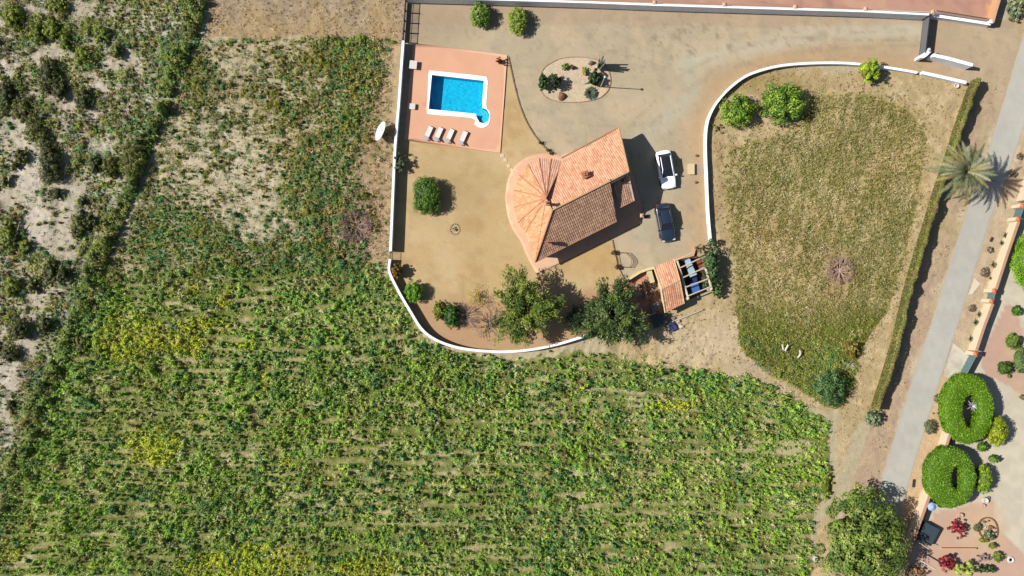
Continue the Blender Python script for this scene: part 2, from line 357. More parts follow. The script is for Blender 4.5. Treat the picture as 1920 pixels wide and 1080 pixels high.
def sheet(name, poly, z, colfn, step=8, holes=(), m=None, kind='structure', thick=0):
    """a sheet over the ground with clean edges; colour from colfn(px,py)"""
    pts = [Vector(P(*q)) for q in poly]; edges = [(i, (i + 1) % len(poly)) for i in range(len(poly))]
    for hl in holes:
        b = len(pts); pts += [Vector(P(*q)) for q in hl]; edges += [(b + i, b + (i + 1) % len(hl)) for i in range(len(hl))]
    xs = [q[0] for q in poly]; ys = [q[1] for q in poly]
    gx, gy = np.meshgrid(np.arange(min(xs) + step * .5, max(xs), step), np.arange(min(ys) + step * .5, max(ys), step)); gx = gx.ravel(); gy = gy.ravel()
    ok = inpoly(gx, gy, poly) & (dline(gx, gy, list(poly) + [poly[0]]) > step * .4)
    for hl in holes: ok &= ~inpoly(gx, gy, hl) & (dline(gx, gy, list(hl) + [hl[0]]) > step * .4)
    pts += [Vector(P(a, b)) for a, b in zip(gx[ok], gy[ok])]
    v, e, f, *_ = geometry.delaunay_2d_cdt(pts, edges, [], 0, 1e-5)
    V = np.array([(q[0], q[1], z) for q in v]); F_ = np.array([q for q in f if len(q) == 3])
    cx = V[F_, 0].mean(1) / S + 960; cy = 540 - V[F_, 1].mean(1) / S; ok = inpoly(cx, cy, poly)
    for hl in holes: ok &= ~inpoly(cx, cy, hl)
    F_ = F_[ok]
    n_ = np.cross(V[F_[:, 1]] - V[F_[:, 0]], V[F_[:, 2]] - V[F_[:, 0]])[:, 2]; F_[n_ < 0] = F_[n_ < 0][:, ::-1]
    px = V[:, 0] / S + 960; py = 540 - V[:, 1] / S
    if thick:
        b = len(V); rim = list(range(len(poly))); V = np.concatenate([V, [(V[i][0], V[i][1], z - thick) for i in rim]]); px = np.append(px, px[rim]); py = np.append(py, py[rim])
        n = len(rim); F_ = np.concatenate([F_, [(i, b + i, b + (i + 1) % n) for i in rim], [(i, b + (i + 1) % n, (i + 1) % n) for i in rim]])
    o = link(name, raw_mesh(name, V, F_, colfn(px, py), m))
    if kind: tag(o, kind=kind)
    return o
def cf(base, *layers):
    """layers: (maskfn, colour)"""
    def fn(px, py):
        C = np.empty(px.shape + (3,)); C[:] = lin(base)
        for mf, c in layers:
            k = np.clip(mf(px, py), 0, 1)[..., None]; C[:] = C * (1 - k) + lin(c) * k
        return np.clip(C / EX, 0, .85)
    return fn
MGRAV = mat('fine_gravel', attr=True, rough=1, var=.07, scale=5, bump=.008, bscale=20, var2=.05, scale2=.9, spec=.1)
MPAVE = mat('paving', attr=True, rough=.85, var=.04, scale=6, var2=.05, scale2=.8)

DRIVE = [(763, 5), (900, 3), (1230, 12), (1500, 22), (1737, 30), (1737, 30), (1745, 29), (1905, 40), (1912, 84), (1866, 236), (1862, 160), (1838, 160), (1822, 158), (1722, 133), (1640, 124), (1560, 119), (1480, 124), (1402, 142), (1350, 178), (1327, 235), (1326, 330), (1334, 455), (1338, 500), (1250, 520), (1172, 530), (1148, 450), (1110, 440), (1040, 300), (1025, 278), (1005, 258), (985, 225), (970, 180), (960, 130), (952, 105), (775, 82), (757, 80)]
gn = lambda s, sd, t=.5, k=6: (lambda px, py: smooth((fbm(px, py, s, sd) - t) * k + .5))
nearwall = lambda px, py: np.clip(1.25 - dline(px, py, [(1722, 133), (1560, 119), (1480, 124), (1402, 142), (1350, 178), (1327, 235), (1326, 330), (1334, 455)]) / (52 * (.6 + fbm(px, py, 40, 41))), 0, 1)
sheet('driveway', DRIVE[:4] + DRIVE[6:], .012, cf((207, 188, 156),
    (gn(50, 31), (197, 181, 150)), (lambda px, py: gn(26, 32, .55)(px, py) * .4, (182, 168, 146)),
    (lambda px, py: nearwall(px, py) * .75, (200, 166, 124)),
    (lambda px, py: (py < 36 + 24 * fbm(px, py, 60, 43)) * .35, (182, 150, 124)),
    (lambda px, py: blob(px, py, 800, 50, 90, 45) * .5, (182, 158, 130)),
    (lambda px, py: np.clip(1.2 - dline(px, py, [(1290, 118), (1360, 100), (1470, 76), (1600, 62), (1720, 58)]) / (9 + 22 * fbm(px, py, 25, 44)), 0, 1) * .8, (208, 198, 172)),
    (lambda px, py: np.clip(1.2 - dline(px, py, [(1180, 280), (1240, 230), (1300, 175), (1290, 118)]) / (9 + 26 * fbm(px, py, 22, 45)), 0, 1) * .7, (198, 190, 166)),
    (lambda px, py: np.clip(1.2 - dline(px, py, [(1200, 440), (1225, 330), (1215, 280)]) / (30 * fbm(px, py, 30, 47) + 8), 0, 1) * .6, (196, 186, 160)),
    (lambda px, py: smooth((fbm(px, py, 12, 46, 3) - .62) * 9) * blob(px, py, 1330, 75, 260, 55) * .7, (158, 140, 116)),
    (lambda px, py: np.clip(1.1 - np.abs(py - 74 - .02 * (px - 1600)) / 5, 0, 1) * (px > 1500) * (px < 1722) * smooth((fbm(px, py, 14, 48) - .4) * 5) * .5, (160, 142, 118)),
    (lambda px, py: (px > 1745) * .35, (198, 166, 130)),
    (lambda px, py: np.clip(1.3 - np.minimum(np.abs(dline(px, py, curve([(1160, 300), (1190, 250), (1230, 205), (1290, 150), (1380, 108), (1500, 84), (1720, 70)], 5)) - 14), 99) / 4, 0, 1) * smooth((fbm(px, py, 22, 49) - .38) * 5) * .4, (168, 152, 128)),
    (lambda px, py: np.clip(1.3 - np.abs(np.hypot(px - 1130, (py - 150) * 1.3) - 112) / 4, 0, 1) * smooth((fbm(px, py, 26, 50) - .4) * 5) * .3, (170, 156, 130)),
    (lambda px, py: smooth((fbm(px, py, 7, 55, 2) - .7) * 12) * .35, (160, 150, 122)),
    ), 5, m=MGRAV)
YARD = [(757, 262), (936, 286), (948, 190), (953, 108), (960, 130), (970, 180), (985, 225), (1005, 258), (1025, 278), (1060, 300), (1120, 440), (1150, 450), (1173, 530), (1240, 545), (1250, 600), (1110, 628), (1060, 640), (1000, 655), (920, 660), (850, 650), (808, 632), (780, 600), (755, 560), (732, 510), (732, 480), (738, 350)]
sheet('gravel_yard', YARD, .02, cf((217, 190, 144), (gn(60, 51), (211, 180, 130)), (lambda px, py: gn(34, 52)(px, py) * .5, (208, 182, 134)),
    (lambda px, py: gn(18, 53, .58)(px, py) * .4, (184, 150, 104)), (lambda px, py: smooth((py - 560 + 60 * fbm(px, py, 30, 54)) / 50) * .8, (196, 158, 122)),
    (lambda px, py: blob(px, py, 1110, 480, 60, 40) * .6, (206, 166, 104)), (lambda px, py: blob(px, py, 860, 360, 90, 70) * .5, (190, 166, 120)),
    (lambda px, py: blob(px, py, 880, 420, 26, 16) * .5, (190, 150, 96))), 7, m=MGRAV)
sheet('lane', ROADL + ROADR[::-1], .02, cf((203, 200, 188), (gn(60, 61), (194, 191, 180)), (lambda px, py: np.clip(1.3 - np.abs(dline(px, py, ROADL) - 16) / 4, 0, 1) * .4, (186, 183, 172)), (lambda px, py: np.clip(1.3 - np.abs(dline(px, py, ROADR) - 15) / 4, 0, 1) * .4, (188, 184, 172)), (lambda px, py: gn(20, 62)(px, py) * .3, (206, 202, 190)), (lambda px, py: gn(9, 63, .66)(px, py) * .25, (180, 176, 166)),
    (lambda px, py: np.clip(1.2 - dline(px, py, ROADR) / 4, 0, 1) * .45, (186, 178, 160)), (lambda px, py: np.clip(1.2 - dline(px, py, ROADL) / 5, 0, 1) * .5, (200, 188, 164))), 8,
    m=mat('lane_asphalt', attr=True, rough=.9, var=.05, scale=6, bump=.004, var2=.04, scale2=.7))
sheet('concrete_apron', [(1787, 643), (1812, 664), (1820, 673), (1808, 702), (1784, 712), (1768, 704)], .035, cf((226, 216, 196), (gn(12, 64), (204, 196, 178))), 6, m=MPAVE)
sheet('concrete_pad', [(1826, 521), (1838, 532), (1822, 552), (1815, 552), (1824, 530)], .03, cf((232, 220, 196)), 6, m=MPAVE)
sheet('neighbour_terrace', [(770, -180), (1900, -180), (1874, 0), (1862, 44), (1750, 27), (1500, 16), (1200, 4), (900, -4), (770, -8)], .02,
    cf((212, 166, 140), (gn(40, 65), (204, 156, 134)), (lambda px, py: gn(14, 66, .6)(px, py) * .5, (176, 134, 112)), (lambda px, py: (px > 1852 - (py - 20) * .3) * 1., (226, 172, 128)),
       (lambda px, py: (px < 1560) * smooth((fbm(px, py, 10, 67, 3) - .55) * 8) * .5, (160, 124, 104))), 9, m=MPAVE)
INB = NEIGH[2:10] + [(1692, 1085), (1660, 1200), (2060, 1200), (2060, 200), (1990, 200), (1935, 340)]
pinkA = [(1886, 572), (1900, 575), (1925, 640), (1925, 745), (1870, 712), (1845, 705), (1838, 668)]; pinkB = [(1752, 962), (1820, 946), (1862, 938), (1868, 985), (1890, 1010), (1925, 1045), (1925, 1120), (1690, 1120), (1700, 1070)]
sheet('courtyard', INB, .025, cf((224, 214, 188), (gn(16, 68), (214, 204, 180)), (lambda px, py: inpoly(px, py, pinkA) * 1., (208, 172, 150)), (lambda px, py: inpoly(px, py, pinkB) * 1., (214, 178, 154)),
    (lambda px, py: (px > 1884) * (py < 520) * .0, (1, 1, 1)), (lambda px, py: blob(px, py, 1905, 660, 24, 80) * gn(10, 69)(px, py) * .8, (214, 186, 148)),
    (lambda px, py: blob(px, py, 1840, 990, 44, 50) * 1., (220, 188, 152))), 6, m=MPAVE)

# ------------------------------------------------------------------ pool and its deck
DECK = [(774, 81), (951, 104), (938, 287), (758, 263), (764, 200)]
COPE_OUT = curve([(807, 133), (900, 143), (913, 148), (914, 165), (912, 200), (919, 212), (917, 232), (904, 240), (890, 234), (885, 222), (810, 215), (801, 209), (802, 180), (804, 138), (807, 133)], 4)[:-1]
sheet('pool_deck', DECK, .15, cf((242, 184, 148), (gn(40, 71), (238, 180, 145)), (lambda px, py: (np.abs(py - 194 - (px - 770) * .06) < 1.2) * (px < 801) * .4, (190, 140, 110))), 7, holes=[COPE_OUT],
      m=mat('deck_paint', attr=True, rough=.7, var=.025, scale=4, var2=.03, scale2=.6), thick=.14)
pe = empty('swimming_pool', (*P(858, 185), 0), 'swimming pool with bright blue water, white coping and a small round step corner', 'swimming pool')
def ring(name, outer, inner, z0, z1, m_, parent):
    o_ = [Vector((*P(*q), 0)) for q in outer]; i_ = [Vector((*P(*q), 0)) for q in inner]
    v, e, f, *_ = geometry.delaunay_2d_cdt([Vector(q[:2]) for q in o_ + i_], [(i, (i + 1) % len(o_)) for i in range(len(o_))] + [(len(o_) + i, len(o_) + (i + 1) % len(i_)) for i in range(len(i_))], [], 0, 1e-5)
    mb = MB(); fs = []
    for q in f:
        cx = sum(v[k][0] for k in q) / 3 / S + 960; cy = 540 - sum(v[k][1] for k in q) / 3 / S
        if inpoly(np.array([cx]), np.array([cy]), outer)[0] and not inpoly(np.array([cx]), np.array([cy]), inner)[0]: fs.append(tuple(q))
    mb.add([(q[0], q[1], z1) for q in v], fs)
    for loop in (o_, i_):
        n = len(loop); mb.add([(q[0], q[1], z1) for q in loop] + [(q[0], q[1], z0) for q in loop], [(i, (i + 1) % n, n + (i + 1) % n, n + i) for i in range(n)])
    return mb.build(name, m_, parent)
ring('coping', COPE_OUT, POOL, -.1, .19, mat('coping', (.7, .68, .65), rough=.6, var=.02), pe)
mt = bpy.data.materials.new('pool_mosaic'); N, L = nt(mt); b = N['Principled BSDF']; b.inputs['Roughness'].default_value = .4
g = N.new('ShaderNodeNewGeometry'); vo = N.new('ShaderNodeTexVoronoi'); vo.inputs['Scale'].default_value = 7; L.new(g.outputs['Position'], vo.inputs['Vector'])
cr = N.new('ShaderNodeValToRGB'); cr.color_ramp.elements[0].color = (0, .26, .46, 1); cr.color_ramp.elements[1].color = (.01, .50, .66, 1); cr.color_ramp.elements[0].position = .0; cr.color_ramp.elements[1].position = 1
L.new(vo.outputs['Color'], cr.inputs[0]); L.new(cr.outputs[0], b.inputs['Base Color'])
mb = MB(); pp = [P(*q) for q in POOL]; a2 = sum(pp[i][0] * pp[(i + 1) % 12][1] - pp[(i + 1) % 12][0] * pp[i][1] for i in range(12))
if a2 < 0: pp = pp[::-1]
n = len(pp); mb.add([(x, y, -1.1) for x, y in pp] + [(x, y, .1) for x, y in pp], [tuple(range(n))] + [(i, n + i, n + (i + 1) % n, (i + 1) % n) for i in range(n)]); mb.build('basin', mt, pe)
mb = MB(); mb.prism([P(*q) for q in [(896, 205), (903, 204), (912, 207), (917, 216), (915, 226), (907, 231), (900, 229), (905, 217)]], -1.2, -.3); mb.build('step', mat('step_plaster', (.06, .46, .60)), pe)
mw = bpy.data.materials.new('water'); N, L = nt(mw); N.remove(N['Principled BSDF'])
tr = N.new('ShaderNodeBsdfTransparent'); tr.inputs[0].default_value = (.62, .93, .97, 1); gl = N.new('ShaderNodeBsdfGlossy'); gl.inputs['Roughness'].default_value = .03
fr = N.new('ShaderNodeFresnel'); fr.inputs[0].default_value = 1.33; nz = N.new('ShaderNodeTexNoise'); nz.inputs['Scale'].default_value = 9; bp = N.new('ShaderNodeBump'); bp.inputs['Distance'].default_value = .008
g = N.new('ShaderNodeNewGeometry'); L.new(g.outputs['Position'], nz.inputs['Vector']); L.new(nz.outputs[0], bp.inputs['Height']); L.new(bp.outputs[0], gl.inputs['Normal']); L.new(bp.outputs[0], fr.inputs['Normal'])
mx = N.new('ShaderNodeMixShader'); L.new(fr.outputs[0], mx.inputs[0]); L.new(tr.outputs[0], mx.inputs[1]); L.new(gl.outputs[0], mx.inputs[2]); L.new(mx.outputs[0], N['Material Output'].inputs[0])
mb = MB(); mb.add([(x, y, .02) for x, y in pp], [tuple(range(n))]); mb.build('water_surface', mw, pe)
# ladder-like rails are absent; loungers
LWH = mat('lounger_fabric', (.50, .43, .40), rough=.8, var=.04); LFR = mat('lounger_frame', A(170, 160, 155), rough=.5)
def make_lounger():
    x, y = 0, 0; t = empty('sun_lounger', (0, 0, 0), 'x', 'sun lounger', 'white sun loungers in a row on the pool deck')
    mb = MB(); mb.box(0, .25, .28, .62, 1.35, .06, bev=.03)
    mb.build('seat', LWH, t)
    mb = MB(); a = math.radians(35); mb.add([(-.31, -.43, .3), (.31, -.43, .3), (.31, -.98, .3 + .42), (-.31, -.98, .72), (-.31, -.43, .36), (.31, -.43, .36), (.31, -.95, .78), (-.31, -.95, .78)], [(0, 1, 2, 3)[::-1], (4, 5, 6, 7)[::-1][::-1], (0, 4, 5, 1), (1, 5, 6, 2), (2, 6, 7, 3), (3, 7, 4, 0)])
    mb.build('backrest', LWH, t)
    mb = MB(); mb.box(-.34, -.02, .2, .04, 1.9, .06); mb.box(.34, -.02, .2, .04, 1.9, .06); mb.box(0, .94, .2, .64, .04, .06); mb.box(0, -.95, .2, .64, .04, .06); mb.build('frame', LFR, t)
    for sx in (-1, 1):
        for yy in (.8, -.8): MB().box(sx * .34, yy, 0, .05, .05, .2).build('leg', LFR, t)
    return t
def copy_thing(o, loc, rot, label):
    c = o.copy(); COL.objects.link(c); c.location = loc; c.rotation_euler = (0, 0, rot); c['label'] = label
    for ch in o.children:
        d = ch.copy(); COL.objects.link(d); d.parent = c
        for g2 in ch.children:
            e2 = g2.copy(); COL.objects.link(e2); e2.parent = d
    return c
lg = make_lounger(); lg.scale = (.9, .9, 1)
labs = ['white sun lounger nearest the white wall, first of four on the pool deck', 'white sun lounger second from the white wall on the pool deck', 'white sun lounger third from the white wall, before the wider gap', 'white sun lounger set slightly apart, closest to the round pool step']
for i, (px, py) in enumerate([(803, 250), (822, 252), (843, 255), (868, 259)]):
    loc = (*P(px, py, .3), .15); r = math.radians(-24)
    if i == 0: lg.location = loc; lg.rotation_euler = (0, 0, r); lg['label'] = labs[0]
    else: copy_thing(lg, loc, r, labs[i])
def simple_box(name, px, py, lx, ly, lz, rot, m_, label, cat, z=0.0, lid=None):
    x, y = P(px, py, lz); t = empty(name, (x, y, z), label, cat)
    MB().box(x, y, z, lx, ly, lz, rot, bev=.04).build('body', m_, t)
    MB().box(x, y, z + lz, lx + .06, ly + .06, .05, rot, bev=.05).build('lid', lid or m_, t); return t
WB = mat('white_plastic', A(235, 232, 225), rough=.5, var=.03)
simple_box('pump_box', 775, 122, .8, .9, .45, -.1, WB, 'large white pump box at the wall side of the pool deck', 'box', .15)
simple_box('pump_box', 773.5, 200, .6, .62, .3, -.1, WB, 'small white box level with the pool end on the deck edge', 'box', .15)
# red-brown plant stand on the deck
x, y = P(937, 115, .5); t = empty('flower_pot', (x, y, .15), 'dark red plant in a clay pot at the far corner of the pool deck', 'flower pot')
MB().lathe(x, y, [(.2, .15), (.28, .5), (.3, .55), (.25, .55)], 14).build('pot', mat('clay', A(150, 80, 60), var=.1), t)
link('plant', crown_mesh('plant', (x, y, .75), (.42, .42, .3), 260, .14, [(90, 30, 24), (110, 44, 30)], RN, core=.4), t)

# ------------------------------------------------------------------ garden walls
def offset_poly(pts, w):
    n = len(pts); L_ = []; R_ = []
    for i in range(n):
        a = np.array(pts[max(i - 1, 0)]); b = np.array(pts[min(i + 1, n - 1)]); d = b - a; d /= np.hypot(*d) + 1e-9; q = np.array((-d[1], d[0])) * w / 2
        L_.append(np.array(pts[i]) + q); R_.append(np.array(pts[i]) - q)
    return L_, R_
def wall_mb(pts, w, z0, z1, cap=.0, mb=None):
    mb = mb or MB(); L_, R_ = offset_poly(pts, w); n = len(pts)
    vs = []
    for l, r in zip(L_, R_): vs += [(l[0], l[1], z0), (r[0], r[1], z0), (r[0], r[1], z1), (l[0], l[1], z1)]
    fs = [(4 * i + a, 4 * i + b, 4 * (i + 1) + b, 4 * (i + 1) + a) for i in range(n - 1) for a, b in ((0, 1), (1, 2), (2, 3), (3, 0))] + [(0, 3, 2, 1), (4 * n - 4, 4 * n - 3, 4 * n - 2, 4 * n - 1)]
    return mb.add(vs, fs)
def garden_wall(name, pix, w, h, label, mw=WHITE, mc=WHITE, cat='wall', capw=.08, z=0):
    pts = [P(px, py, h) for px, py in pix]; mid = pts[len(pts) // 2]; t = empty(name, (*mid, 0), label, cat)
    wall_mb(pts, w, z - .1, h - .07).build('wall_face', mw, t); wall_mb(pts, w + capw, h - .07, h).build('coping', mc, t); return t
garden_wall('garden_wall', curve([(756, 76), (752, 130), (747, 200), (741, 270), (737.5, 340), (735, 400), (732, 471)], 5), .2, 1.3, 'long straight white rendered garden wall beside the pool deck')
garden_wall('garden_wall', curve([(731, 486), (729, 505), (734, 520), (748, 548), (768, 582), (788, 614), (808, 632), (835, 645), (870, 654), (920, 659), (960, 659), (1000, 655), (1040, 647), (1075, 637), (1110, 626)], 5), .2, 1.1, 'curved white garden wall round the lower end of the yard')
garden_wall('garden_wall', curve([(1333, 455), (1328, 400), (1325, 330), (1323, 270), (1326, 232), (1336, 205), (1352, 182), (1374, 160), (1402, 141), (1440, 128), (1480, 121), (1530, 118), (1580, 118), (1630, 122), (1680, 129), (1720, 136)], 5), .2, .75, 'long curved white wall between the driveway and the dry meadow')
garden_wall('garden_wall', [(1729, 136), (1770, 145), (1812, 155)], .28, .8, 'short straight white wall piece ending at the boundary hedge')
garden_wall('garden_wall', [(1750, 103), (1780, 110), (1824, 122)], .3, 1.7, 'white entrance wall with a pillar, beside the open end of the driveway')
garden_wall('garden_wall', [(1752, 29), (1800, 36), (1858, 45)], .24, 1.0, 'short white entrance wall opposite, at the neighbour terrace corner')
garden_wall('garden_wall', [(757, -6), (900, -2), (1100, 4), (1228, 9), (1357, 13), (1490, 17), (1622, 21), (1742, 27)], .14, 1.9, 'long white wall along the top of the driveway, its near face in shade')
# curved gate pier
t = empty('gate_pier', (*P(1738, 100, 1.6), 0), 'white quarter-round gate pier with a lamp on top at the gate end', 'gate pier')
MB().prism([P(*q, 1.6) for q in [(1726, 108), (1728, 102), (1735, 98), (1741, 92), (1745, 92), (1746, 97), (1738, 105), (1732, 109)]], 0, 1.6).build('pier', WHITE, t)
mb = MB(); mb.lathe(*P(1742, 93, 1.8), [(.12, 1.6), (.14, 1.75), (.2, 1.8), (.16, 1.95), (.03, 2.02)], 12); mb.build('lamp', mat('lamp_glass', A(225, 225, 225), rough=.3), t)
def pillar(px, py, h, w, label, body, cap, rot=0, group=None):
    x, y = P(px, py, h); t = empty('pillar', (x, y, 0), label, 'pillar', group)
    MB().box(x, y, 0, w, w, h - .1, rot).build('shaft', body, t)
    mb = MB(); hw = w / 2 + .06; c_, s_ = math.cos(rot), math.sin(rot)
    q = [(x + a * c_ - b * s_, y + a * s_ + b * c_) for a, b in ((-hw, -hw), (hw, -hw), (hw, hw), (-hw, hw))]
    mb.add([(*p, h - .1) for p in q] + [(*p, h - .04) for p in q] + [(x, y, h + .16)], [(3, 2, 1, 0), (0, 1, 5, 4), (1, 2, 6, 5), (2, 3, 7, 6), (3, 0, 4, 7), (4, 5, 8), (5, 6, 8), (6, 7, 8), (7, 4, 8)])
    mb.build('cap', cap, t); return t
PINKW = mat('pink_render', A(226, 186, 160), var=.06)
for i, (px, py) in enumerate([(1228, 4), (1359, 8), (1492, 12), (1624, 16), (1750, 22)]):
    pillar(px, py, 2.0, .34, ['pale square pillar on the top wall above the palm island', 'second pale pillar of the top wall, counted from the palm island', 'middle pale pillar of the five on the top wall', 'fourth pale pillar on the top wall, above the round wall tree', 'pale pillar where the top wall meets the grey gate'][i], PINKW, PINKW, group='pillars on the top wall')
# balustrade / wire fence between pillars
t = empty('balustrade', (*P(1490, 14, 1.2), 0), 'low white balustrade of fine spindles behind the top wall', 'balustrade')
mb = MB(); mr_ = MB()
a = P(1000, -3, 1.6); b_ = P(1745, 20, 1.6)
for k in range(230):
    f = k / 229; x = a[0] + (b_[0] - a[0]) * f; y = a[1] + (b_[1] - a[1]) * f; mb.box(x, y, .0, .05, .05, 1.05)
mb.build('spindles', WB, t); MB().tube([(a[0], a[1], 1.08), (b_[0], b_[1], 1.08)], .05, 6).build('rail', WB, t)
t = empty('balustrade', (*P(1805, 30, 1.2), 0), 'short balustrade curving to the corner of the neighbour terrace', 'balustrade')
mb = MB(); a = P(1756, 20, 1); b_ = P(1855, 36, 1)
for k in range(32):
    f = k / 31; mb.box(a[0] + (b_[0] - a[0]) * f, a[1] + (b_[1] - a[1]) * f, 0, .05, .05, 1.0)
mb.build('spindles', WB, t); MB().tube([(*a, 1.03), (*b_, 1.03)], .045, 6).build('rail', DARKMETAL, t)
pillar(1859, 40, 1.5, .3, 'white end pillar at the corner of the neighbour terrace beside the lane', WHITE, WHITE)
garden_wall('garden_wall', [(1862, 42), (1868, 20), (1880, -20)], .2, 1.5, 'peach wall of the neighbour terrace facing the lane', mat('peach_wall', A(230, 178, 136), var=.06), mat('peach_wall', None))
# sliding gate, leaning face seen from above
t = empty('sliding_gate', (*P(1730, 65, 1), 0), 'grey sheet metal sliding gate closing the driveway', 'gate')
gm = mat('gate_metal', A(120, 122, 130), rough=.5, var=.04)
a = np.array(P(1733, 30, .1)); b_ = np.array(P(1724, 107, .1))
wall_mb([tuple(a), tuple(b_)], .06, .08, 1.55).build('panel', gm, t); wall_mb([tuple(a), tuple(b_)], .1, 1.55, 1.62).build('top_rail', DARKMETAL, t); wall_mb([tuple(a), tuple(b_)], .1, 0.02, .08).build('bottom_rail', DARKMETAL, t)
# railing at upper left
t = empty('railing', (*P(762, 45), 0), 'brown metal railing on a low wall above the pool deck corner', 'railing')
pts = [P(757, 78, .5), P(762, 3, .5)]; wall_mb(pts, .22, 0, .5).build('low_wall', mat('grey_wall', A(190, 175, 165), var=.08), t)
mb = MB(); mb.tube([(*pts[0], 1.5), (*pts[1], 1.5)], .04, 6); mb.tube([(*pts[0], .75), (*pts[1], .75)], .03, 6)
for k in range(36):
    f = k / 35; mb.box(pts[0][0] + (pts[1][0] - pts[0][0]) * f, pts[0][1] + (pts[1][1] - pts[0][1]) * f, .5, .04, .04, 1.0)
for k in range(5):
    f = k / 4; mb.box(pts[0][0] + (pts[1][0] - pts[0][0]) * f, pts[0][1] + (pts[1][1] - pts[0][1]) * f, .5, .18, .14, 1.05)
mb.build('bars', mat('brown_metal', A(90, 62, 50), rough=.6), t)
# wall gate
t = empty('garden_gate', (*P(732, 478), 0), 'small metal garden gate in the gap of the white wall', 'gate')
p0 = P(732, 472, 1); p1 = P(731.5, 486, 1)
mb = MB(); mb.tube([(*p0, 1.1), (*p1, 1.1)], .03, 6); mb.tube([(*p0, .15), (*p1, .15)], .03, 6)
for k in range(7):
    f = k / 6; mb.tube([(p0[0] + (p1[0] - p0[0]) * f, p0[1] + (p1[1] - p0[1]) * f, .15), (p0[0] + (p1[0] - p0[0]) * f, p0[1] + (p1[1] - p0[1]) * f, 1.1)], .015, 5)
mb.build('bars', DARKMETAL, t)

# ------------------------------------------------------------------ kerbs, edging, little things of the yard
rng = np.random.default_rng(3)
def stone_row(name, pix, step, size, label, m_, parent=None, hh=.12):
    pts = [np.array(P(*q)) for q in curve(pix, 6)]; t = empty(name, (*pts[len(pts) // 2], 0), label, 'edging'); mb = MB()
    L_ = 0; last = None
    for p, q in zip(pts[:-1], pts[1:]):
        d = np.hypot(*(q - p)); n = max(1, int(d / step))
        for k in range(n):
            c = p + (q - p) * (k + .5) / n; a = math.atan2(*(q - p)[::-1]); mb.box(c[0], c[1], 0, d / n * .9, size, hh * rng.uniform(.8, 1.2), a + rng.uniform(-.1, .1), bev=.02)
    mb.build('stones', m_, t); return t
EDG = mat('edging_stone', A(150, 120, 92), var=.25)
stone_row('stone_edging', [(953, 106), (958, 130), (966, 165), (975, 198), (986, 226), (1002, 253), (1020, 275), (1040, 292)], .5, .14, 'curved row of dark edging stones between gravel yard and driveway', EDG)
stone_row('stone_edging', [(1148, 450), (1152, 470), (1160, 500), (1166, 515), (1174, 528)], .5, .12, 'short edging row passing the rose arch beside the house', EDG)
stone_row('stone_edging', curve([(1010, 150), (1020, 128), (1045, 112), (1075, 107), (1105, 109), (1130, 118), (1143, 140), (1142, 165), (1125, 183), (1100, 190), (1070, 192), (1040, 189), (1018, 177), (1010, 150)], 4), .4, .1, 'thin brick kerb ringing the planted oval island in the driveway', mat('brick_kerb', A(206, 166, 134), var=.2))
sheet('island_soil', curve([(1010, 150), (1020, 128), (1045, 112), (1075, 107), (1105, 109), (1130, 118), (1143, 140), (1142, 165), (1125, 183), (1100, 190), (1070, 192), (1040, 189), (1018, 177), (1010, 150)], 4)[:-1], .04, cf((226, 206, 174), (gn(9, 81), (212, 196, 164)), (gn(14, 82, .6), (226, 196, 170))), 5, m=MSOIL)
for i, (px, py, r) in enumerate([(941.5, 292, .22), (947, 300, .22), (953.5, 311, .22), (959.5, 319, .24)]):
    x, y = P(px, py); rr = .3 * i
    o = MB().box(x, y, .02, .42, .42, .05, rr, bev=.05).build('stepping_stone', mat('pale_slab', A(236, 214, 168), var=.05), loc=(x, y, 0))
    tag(o, ['pale square stepping stone touching the pool deck corner', 'second pale stepping stone from the deck corner', 'third pale stepping stone, nearer the house', 'turned pale stepping stone closest to the round house roof'][i], 'stepping stone', 'stepping stones between deck and house')
x, y = P(853, 430); t = empty('pebble_rosette', (x, y, 0), 'round rosette of pale stones with a small plant in the gravel yard', 'flower bed')
for k in range(16):
    a = k * math.pi / 8; mb = MB(); mb.rock(x + math.cos(a) * .55, y + math.sin(a) * .62, .05, .11, .09, .07, rng); mb.build('stone', STONE, t)
link('plant', crown_mesh('plant', (x, y, .12), (.28, .28, .12), 120, .12, G_OLIVE, RN, core=.3), t)
for i, (px, py) in enumerate([(1013, 267), (1027, 281), (1033, 287)]):
    x, y = P(px, py, .4); t = empty('flower_pot', (x, y, 0), ['dark potted plant on the edging row, farthest from the house', 'dark potted plant in the middle of three on the edging', 'dark potted plant nearest the round roof'][i], 'flower pot', 'pots on the edging row')
    MB().lathe(x, y, [(.12, 0), (.2, .3), (.17, .3)], 12).build('pot', mat('clay', None), t); link('plant', crown_mesh('plant', (x, y, .42), (.26, .22, .2), 140, .1, G_DARK, RN, core=.4), t)

